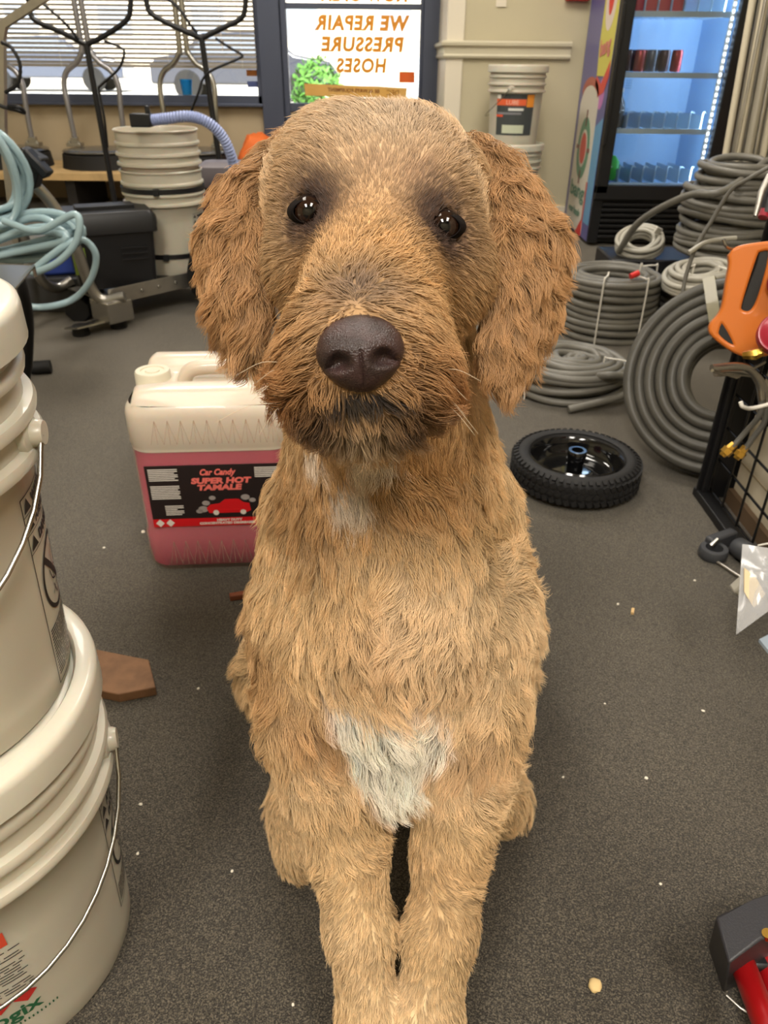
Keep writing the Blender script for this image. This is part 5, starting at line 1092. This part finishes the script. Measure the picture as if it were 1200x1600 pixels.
    flow = [
        ((-0.0098, 0.5959, 0.8098), (0, .6, .8), .04, 1), ((-0.0496, 0.6045, 0.8047), (-.7, .4, .5), .03, 1), ((0.0299, 0.6025, 0.8014), (.7, .4, .5), .03, 1),
        ((-0.0086, 0.5288, 0.7766), (0, .2, 1), .025, 1), ((-0.0744, 0.5609, 0.7715), (-.8, .3, .1), .03, 1), ((0.0608, 0.5569, 0.7651), (.8, .3, .1), .03, 1),
        ((-0.0354, 0.5179, 0.7779), (-.6, .2, .7), .02, 1), ((0.0207, 0.5161, 0.7748), (.6, .2, .7), .02, 1),
        ((-0.0171, 0.4613, 0.7426), (-.25, .5, .6), .018, 1), ((0.0024, 0.4604, 0.7411), (.3, .5, .6), .018, 1),
        ((-0.0373, 0.4632, 0.7264), (-.9, .5, .0), .022, 1), ((0.0185, 0.4614, 0.7235), (.9, .5, .0), .022, 1),
        ((-0.0664, 0.4988, 0.708), (-.7, .5, -.5), .03, 1), ((0.057, 0.4973, 0.7054), (.7, .5, -.5), .03, 1),
        ((-0.0531, 0.4136, 0.7025), (-.9, .4, -.2), .022, 1.2), ((0.0214, 0.412, 0.7), (.9, .4, -.2), .022, 1.2), ((-0.0491, 0.402, 0.6834), (-.7, .35, -.6), .02, 1), ((0.0198, 0.4004, 0.6809), (.7, .35, -.6), .02, 1),
        ((-0.0297, 0.3871, 0.6781), (-.4, .2, -.9), .02, 1), ((0.0012, 0.3872, 0.6784), (.4, .2, -.9), .02, 1), ((-0.0144, 0.3852, 0.6752), (0, 0, -1), .015, 1),
        ((-0.0003, 0.5024, 0.5792), (.1, -.1, -1), .05, 1), ((-0.0647, 0.5461, 0.5548), (-.35, 0, -1), .04, 1), ((0.0748, 0.5469, 0.5561), (.35, 0, -1), .04, 1),
        ((-0.02, 0.4903, 0.5399), (.5, -.1, -.8), .035, 1), ((0.0303, 0.4879, 0.5361), (-.35, -.1, -.9), .035, 1),
        ((-0.0716, 0.5234, 0.479), (-.7, 0, -.8), .04, 1), ((0.0891, 0.5243, 0.4804), (.7, 0, -.7), .04, 1),
        ((-0.0303, 0.4693, 0.467), (.75, 0, -.6), .03, 1), ((0.0476, 0.4724, 0.4721), (-.8, 0, -.5), .03, 1),
        ((0.0094, 0.4629, 0.4179), (0, 0, -1), .04, 1), ((-0.0785, 0.4893, 0.3843), (-.3, 0, -1), .05, 1), ((0.1043, 0.4903, 0.386), (.3, 0, -1), .05, 1),
        ((0.0021, 0.4432, 0.3471), (.05, -.15, -1), .05, 1), ((-0.0431, 0.4065, 0.2289), (-.05, -.2, -1), .08, 1), ((0.0613, 0.4071, 0.2298), (.05, -.2, -1), .08, 1),
        ((-0.0128, 0.3464, 0.13), (0, -.3, -1), .08, 1), ((-.09, .56, .06), (-.3, -.6, -.6), .08, 1), ((.15, .6, .06), (.4, -.5, -.6), .08, 1),
        ((.01, .9, .3), (0, .5, -.8), .15, .5),
    ]
    D = np.zeros((NS, 3)) + 1e-4 * X((0, 0, -1))
    for c_0, d, s, wt in flow: D += wt * blob(c_0, s)[:, None] * X(d) / np.linalg.norm(d) + 1e-9 * X((0, .3, -1))
    D /= np.linalg.norm(D, axis=1)[:, None]
    sgn = np.sign(P0[:, 0] - head_c[0])
    Dear = np.stack([.35 * sgn, -.05 + 0 * sgn, -1 + 0 * sgn], 1)
    D = D * (1 - ear[:, None]) + Dear * ear[:, None]
    # swirls: low-frequency turbulence turns the lie
    def noise3(p, f, seed):
        r_ = np.random.default_rng(seed); out = np.zeros(len(p))
        for i in range(7):
            kx = r_.normal(size=3) * f; out += np.sin(p @ kx + r_.random() * 6.28)
        return out / 2.6
    body_w = 1 - np.exp(-np.maximum(np.linalg.norm(P0 - head_c, axis=1) - .07, 0) / .05)
    turb = np.stack([noise3(P0, 34, i) for i in (1, 2, 3)], 1)
    D = D + turb * (.09 + .44 * body_w * (1 - ear) + .10 * ear)[:, None]
    D = D - Nn * (D * Nn).sum(1)[:, None]; D /= np.maximum(np.linalg.norm(D, axis=1), 1e-6)[:, None]
    # length
    Ln = .0115 + .0195 * body_w
    facef = blob((-0.0071, 0.4904, 0.7518), .028); Ln = Ln * (1 - .6 * facef)
    lowlid = np.where(P0[:, 2] > EYE[0][2] + .004, .25, .62); Ln = Ln * (1 - lowlid * np.maximum(blob(EYE[0], .015), blob(EYE[1], .015)))
    muzz = np.maximum(blob((-0.0465, 0.4153, 0.6861), .03), blob((0.0183, 0.4147, 0.6851), .03)); Ln += .004 * muzz
    beard = blob((-0.0154, 0.3929, 0.6685), .02); Ln += .003 * beard
    nosef = blob((-0.0142, 0.4028, 0.7233), .020); Ln = Ln * (1 - .72 * np.clip(nosef * 1.2, 0, 1)); lipf = blob((-0.0138, 0.3823, 0.6897), .014); Ln = Ln * (1 - .62 * lipf) * (1 - .38 * blob((-0.0143, 0.3954, 0.6726), .030)); Ln = np.where(np.linalg.norm(P0 - X((-0.0137, 0.3865, 0.7158)), axis=1) < .0205, Ln * .12, Ln)
    bib = blob((0.0088, 0.4404, 0.3424), .035); Ln += .010 * bib
    Ln = Ln * (1 - ear) + .024 * ear
    low = np.clip((.33 - P0[:, 2]) / .11, 0, 1) * body_w * (P0[:, 1] < .62); Ln = Ln * (1 - .56 * low)
    Ln *= rng.uniform(.7, 1.15, NS)
    # colour
    lc = lambda *c: X(lin(c))
    C = np.tile(lc(206, 160, 102), (NS, 1))
    def paint(c, wgt_, gain=1.):
        nonlocal C
        k = np.clip(wgt_ * gain, 0, 1)[:, None]; C = C * (1 - k) + X(c) * k
    paint(lc(212, 168, 110), np.clip((.30 - P0[:, 2]) / .12, 0, 1))
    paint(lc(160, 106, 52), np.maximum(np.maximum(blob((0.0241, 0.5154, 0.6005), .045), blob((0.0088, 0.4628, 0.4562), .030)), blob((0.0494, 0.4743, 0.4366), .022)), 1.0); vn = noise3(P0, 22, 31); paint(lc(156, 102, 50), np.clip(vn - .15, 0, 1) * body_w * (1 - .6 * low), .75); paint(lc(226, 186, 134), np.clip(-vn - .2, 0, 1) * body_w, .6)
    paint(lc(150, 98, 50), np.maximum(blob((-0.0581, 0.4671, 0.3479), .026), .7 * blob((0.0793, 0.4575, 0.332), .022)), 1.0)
    headw = np.clip(1 - body_w * 1.15, 0, 1)
    paint(lc(170, 118, 64), headw)
    paint(lc(180, 146, 108), np.clip(blob((-0.0098, 0.5959, 0.8098), .055), 0, 1), 1.15)
    paint(lc(184, 146, 100), np.maximum(blob((-0.0785, 0.5398, 0.7369), .02), blob((0.0653, 0.5546, 0.7612), .025)), .6)
    paint(lc(114, 60, 22), np.maximum(blob((-0.051, 0.4058, 0.6898), .028), blob((0.0216, 0.4062, 0.6904), .028)), 1.1)
    paint(lc(170, 112, 52), blob((-0.0112, 0.4553, 0.7326), .028), 1.)
    paint(lc(84, 62, 46), blob((-0.0144, 0.4124, 0.7352), .0135), 1.25)
    u = P0 - X((-0.0127, 0.3833, 0.6912)); paint(lc(18, 12, 10), np.clip(2.6 - 2.2 * np.sqrt((u[:, 0] / .027) ** 2 + (u[:, 2] / .0068) ** 2), 0, 1) * (P0[:, 1] < .44))
    paint(lc(70, 44, 26), np.maximum(blob((-0.0369, 0.3847, 0.6744), .009), blob((0.0075, 0.3839, 0.6729), .009)), 1.0)
    paint(lc(176, 150, 118), blob((-0.0146, 0.3902, 0.664), .011), .8)
    paint(lc(150, 100, 54), ear, 1.)
    for e in ((-0.0534, 0.5109, 0.7702), (0.0394, 0.5065, 0.7629)):  # dark fur round the eyes, with brow shade painted into its colour
        paint(lc(84, 52, 34), blob(e, .022), 1.2)
        paint(lc(14, 9, 8), blob(e, .0125), 1.9)
    paint(lc(120, 84, 60), np.maximum(blob((-0.0066, 0.5317, 0.791), .007), blob((0.0208, 0.5291, 0.7866), .012)), .5)
    for e in ((-0.0599, 0.5131, 0.7604), (-0.0461, 0.5165, 0.7795), (0.0452, 0.5072, 0.7506), (0.031, 0.5127, 0.7731)): paint(lc(40, 25, 18), blob(e, .012), .95)
    for e in ((-0.0374, 0.3916, 0.676), (0.0097, 0.3911, 0.6752)): paint(lc(40, 26, 18), blob(e, .008), 1.0)
    # the white bib and the pale throat streaks
    wn = noise3(P0, 60, 9) * .25
    u = (P0 - X((0.0098, 0.4461, 0.3519)))
    bw = 1 - np.sqrt((u[:, 0] / (.054 + .45 * np.clip(u[:, 2], -.05, .04))) ** 2 + (u[:, 2] / .066) ** 2) + wn
    paint(lc(254, 226, 202), np.clip(bw * 3.5, 0, 1) * (P0[:, 1] < .60))
    u = (P0 - X((-0.0275, 0.5023, 0.5789)))
    bw = 1 - np.sqrt((u[:, 0] / .020) ** 2 + (u[:, 2] / .034) ** 2) + wn * 2.4
    paint(lc(240, 222, 196), np.clip(bw * 2.2, 0, .6) * (P0[:, 1] < .60))
    # locks
    def clump(nc, seed):
        r_ = np.random.default_rng(seed); ci = r_.choice(NS, nc, replace=False); kd = KDTree(nc)
        for i, j in enumerate(ci): kd.insert(P0[j], i)
        kd.balance()
        return ci[np.fromiter((kd.find(p)[1] for p in P0), int, NS)]
    c1 = clump(6500, 5)
    cf = clump(26000, 6); small = (low > .6) | (headw > .75) & (ear < .4); c1 = np.where(small, cf, c1)
    K = 7
    t = np.linspace(0, 1, K)
    ph = rng.random(NS) * 6.28
    side = np.cross(D, Nn)
    def strand(i):
        """centre line of a strand from its root's own data"""
        lift = (.42 - .20 * headw[i] + .1 * ear[i])[:, None, None]
        n = Nn[i][:, None]; d = D[i][:, None]; sd = side[i][:, None]; l = Ln[i][:, None, None]; tt = t[None, :, None]
        p = P0[i][:, None] + l * (d * (tt * .85 + .15 * tt ** 2) + n * lift * (tt - .55 * tt ** 2) * 1.3)
        am = ((.06 + .15 * body_w + .15 * ear) * np.clip(Ln / .024, .3, 1.2))[i][:, None, None]
        om = (5.0 + 1.5 * np.sin(ph[i] * 3))[:, None, None]
        p = p + l * am * tt * (sd * np.sin(om * tt + ph[i][:, None, None]) + .6 * n * np.sin(om * tt * .9 + ph[i][:, None, None] * 1.7))
        p[:, :, 2] -= (l[:, :, 0] * .14 * t[None] ** 2)
        return p
    all_i = np.arange(NS)
    own = strand(all_i); lead = strand(c1)
    k = ((.74 - .40 * headw + .22 * ear - .25 * low) * rng.uniform(.6, 1.25, NS))[:, None, None] * (t ** 1.15)[None, :, None]
    fine = own[cf] + (P0 - P0[cf])[:, None] * .5; kf = (.70 * (1 - .55 * headw * (1 - ear)))[:, None, None] * (t ** .9)[None, :, None]; own = own * (1 - kf) + fine * kf
    # the strands of a lock draw together along the lock's own wave
    pts = own * (1 - k) + (lead + (P0 - P0[c1])[:, None] * .48) * k
    fr = rng.normal(size=(NS, 1, 3)) * (.0009 + .0012 * (rng.random((NS, 1, 1)) < .06)) * (t ** 1.5)[None, :, None]
    pts = pts + fr
    pts[:, :, 2] = np.maximum(pts[:, :, 2], .002)
    br = (rng.normal(1, .07, NS) * (1 + .07 * np.random.default_rng(3).normal(size=NS)[c1]))[:, None]
    C = np.clip((np.clip(C, .004, .98) * (1, .985, .98) / .97) ** .64, 0, .92) * np.clip(br, .6, 1.3); C = np.clip(C, 0, .95)
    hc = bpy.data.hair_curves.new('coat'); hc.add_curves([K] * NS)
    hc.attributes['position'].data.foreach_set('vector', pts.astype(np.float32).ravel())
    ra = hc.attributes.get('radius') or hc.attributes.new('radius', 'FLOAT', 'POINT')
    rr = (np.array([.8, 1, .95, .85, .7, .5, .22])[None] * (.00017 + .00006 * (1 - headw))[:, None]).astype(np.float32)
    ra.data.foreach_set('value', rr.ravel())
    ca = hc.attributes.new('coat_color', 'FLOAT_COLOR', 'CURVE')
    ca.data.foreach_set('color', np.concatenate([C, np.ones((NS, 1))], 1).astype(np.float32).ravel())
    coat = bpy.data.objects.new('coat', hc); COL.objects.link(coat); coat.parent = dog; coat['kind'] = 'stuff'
    m = bpy.data.materials.new('coat_hair'); m.use_nodes = True; n_ = m.node_tree; n_.nodes.clear()
    out = n_.nodes.new('ShaderNodeOutputMaterial'); hb = n_.nodes.new('ShaderNodeBsdfPrincipled'); tl = n_.nodes.new('ShaderNodeBsdfTranslucent'); mx = n_.nodes.new('ShaderNodeMixShader'); mx.inputs[0].default_value = .16
    at = n_.nodes.new('ShaderNodeAttribute'); at.attribute_name = 'coat_color'
    hi = n_.nodes.new('ShaderNodeHairInfo'); mr = n_.nodes.new('ShaderNodeMapRange'); mr.inputs['To Min'].default_value = .42; mr.inputs['To Max'].default_value = 1.08; mr.inputs['From Max'].default_value = .75; n_.links.new(hi.outputs['Intercept'], mr.inputs['Value'])  # strand colour darkened toward the roots, standing in for shade deep in the coat
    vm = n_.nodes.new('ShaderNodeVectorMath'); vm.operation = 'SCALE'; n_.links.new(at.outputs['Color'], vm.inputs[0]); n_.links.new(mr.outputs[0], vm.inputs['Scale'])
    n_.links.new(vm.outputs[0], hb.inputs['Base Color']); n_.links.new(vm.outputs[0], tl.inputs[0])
    hb.inputs['Roughness'].default_value = .48; hb.inputs['Specular IOR Level'].default_value = .35; n_.links.new(hb.outputs[0], mx.inputs[1]); n_.links.new(tl.outputs[0], mx.inputs[2])
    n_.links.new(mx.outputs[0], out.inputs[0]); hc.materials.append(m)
    # skin takes the coat's colour at its roots
    me.materials.append(M_skin)
    kd = KDTree(NS // 20)
    for i, j in enumerate(range(0, (NS // 20) * 20, 20)): kd.insert(P0[j], i)
    kd.balance()
    sk = np.array([C[kd.find(v)[1] * 20] for v in V])
    a2 = me.color_attributes.new('coat_color', 'FLOAT_COLOR', 'POINT')
    a2.data.foreach_set('color', np.concatenate([sk * .8, np.ones((len(V), 1))], 1).astype(np.float32).ravel())

    # ---------------- eyes
    for e in EYE:
        e = Vector(e); look = (Vector((0, 0, .85)) - e).normalized(); q = look.to_track_quat('Z', 'Y').to_matrix().to_4x4()
        r = .0112; Mx = Matrix.Translation(e + look * .0012) @ q
        bm = T(); lathe(bm, [(r * math.sin(a), r * math.cos(a)) for a in np.linspace(0, math.pi, 17)], 28, M=Mx)
        for f in bm.faces:
            c0 = Mx.inverted() @ f.calc_center_median(); f.material_index = 0 if math.hypot(c0.x, c0.y) < .0036 and c0.z > 0 else (1 if math.hypot(c0.x, c0.y) < .0092 and c0.z > 0 else 2)
        ey = obj('eye', bm, [M_pupil, M_iris, M_sclera], dog); ey['label'] = 'glossy dark brown eye'
        # lids: a dark ring of skin round the eyeball, open in a soft almond
        bm = T(); NR = 36; rows = []
        for rr_, zz_, in ((.0086, .0078), (.0092, .0082), (.0102, .0068), (.0114, .0036), (.0126, -.003)):
            row = []
            for i_ in range(NR):
                a_ = 2 * math.pi * i_ / NR; sx_ = 1.08 + .10 * math.cos(a_) ** 4; sy_ = .80
                row.append(bm.verts.new(Mx @ Vector((rr_ * math.cos(a_) * sx_, rr_ * math.sin(a_) * sy_, zz_))))
            rows.append(row)
        for a_, b_ in zip(rows, rows[1:]):
            for i_ in range(NR): bm.faces.new((a_[i_], a_[(i_ + 1) % NR], b_[(i_ + 1) % NR], b_[i_]))
        obj('eyelid', bm, M_lid, ey)
    # ---------------- nose: a rounded pad with comma nostrils, its own small surface
    nc = Vector((-0.0137, 0.3865, 0.7158)); fw = (Vector((0, 0, .85)) - nc).normalized(); rt = fw.cross(Vector((.1, 0, -1))).normalized(); rt = -rt if rt.x < 0 else rt; up = rt.cross(-fw).normalized()
    if up.z < 0: up = -up
    Nu, Nv = 56, 72; bm = T(); rows = []
    for i in range(Nu + 1):
        th = math.pi * .62 * i / Nu; row = []
        for j in range(Nv if i else 1):
            a = 2 * math.pi * j / Nv
            X0 = math.sin(th) * math.cos(a); Y0 = math.sin(th) * math.sin(a); Z0 = math.cos(th)
            wid = .0238 * (1 - .16 * max(0, -Y0) ** 1.5 + .03 * Y0); x = wid * X0; y = .0213 * Y0 * (1.0 if Y0 < 0 else .96); z = .0185 * Z0
            if Y0 > .1: z -= .006 * (Y0 - .1)
            for sx in (-1, 1):                                   # nostrils
                dx = (x - sx * .0118) / .0056; dy = (y + .0035 + .16 * abs(x - sx * .012)) / .0042
                z -= .0075 * math.exp(-(dx * dx + dy * dy) ** 1.4)
                dx = (x - sx * .0185) / .0045; dy = (y + .0062) / .0019
                z -= .0035 * math.exp(-(dx * dx + dy * dy))
                dx = (x - sx * .0165) / .0060; dy = (y + .0105) / .0042
                z += .0012 * math.exp(-(dx * dx + dy * dy))
            if y < .004: z -= .0016 * math.exp(-(x / .0010) ** 2) * min(1, (.004 - y) / .006)
            row.append(bm.verts.new(nc + rt * x + up * y + fw * (z + .002)))
        rows.append(row)
    for a, b in zip(rows, rows[1:]):
        for j in range(Nv):
            j2 = (j + 1) % Nv
            bm.faces.new((a[0], b[j], b[j2]) if len(a) == 1 else (a[j], b[j], b[j2], a[j2]))
    obj('nose', bm, M_nose, dog)['label'] = 'dark brown leathery nose'
    # ---------------- mouth line
    pts = smooth_path([(-0.0362, 0.4008, 0.6777), (-0.0259, 0.3871, 0.686), (-0.0155, 0.3812, 0.6897), (-0.006, 0.3835, 0.6877), (0.0038, 0.3915, 0.6817), (0.0107, 0.4032, 0.6739)], 6)
    bm = T(); tube(bm, pts, [.0010] + [.0024] * (len(pts) - 2) + [.0010], 8); obj('lip', bm, M_lid, dog)
    # ---------------- whiskers
    bm = T()
    for sx, px_ in ((-1, (-0.0553, 0.3964, 0.6935)), (1, (0.0247, 0.3949, 0.6911))):
        for i in range(6):
            a = Vector(px_) + Vector((random.uniform(-.006, .006), .005, random.uniform(-.014, .012)))
            b = a + Vector((sx * random.uniform(.02, .04), -.004, random.uniform(-.028, -.002)))
            tube(bm, smooth_path([a, (a + b) / 2 + Vector((0, 0, .004)), b], 4), [.00016] * 8 + [.00005], 4)
    wh = obj('whisker', bm, mat('whisker_hair', (196, 176, 150), .5), dog); wh['kind'] = 'stuff'
    return dog
m, t_, b_ = newmat('dog_skin'); M_skin = m
at = t_.nodes.new('ShaderNodeAttribute'); at.attribute_name = 'coat_color'; t_.links.new(at.outputs['Color'], b_.inputs['Base Color']); b_.inputs['Roughness'].default_value = .9; b_.inputs['Specular IOR Level'].default_value = .1
M_pupil = mat('dog_pupil', (6, 5, 6), .05); M_iris = mat('dog_iris', (34, 20, 13), .06); M_sclera = mat('dog_eye_rim', (22, 15, 13), .10)
M_lid = mat('dog_lid_skin', (16, 11, 10), .8, bump=.2, spec=.15, bscale=900); M_nose = mat('dog_nose_leather', (44, 31, 29), .30, bump=.5, bscale=1100, vary=.35, vscale=60, dirt=(92, 62, 60))
dog = build_dog()
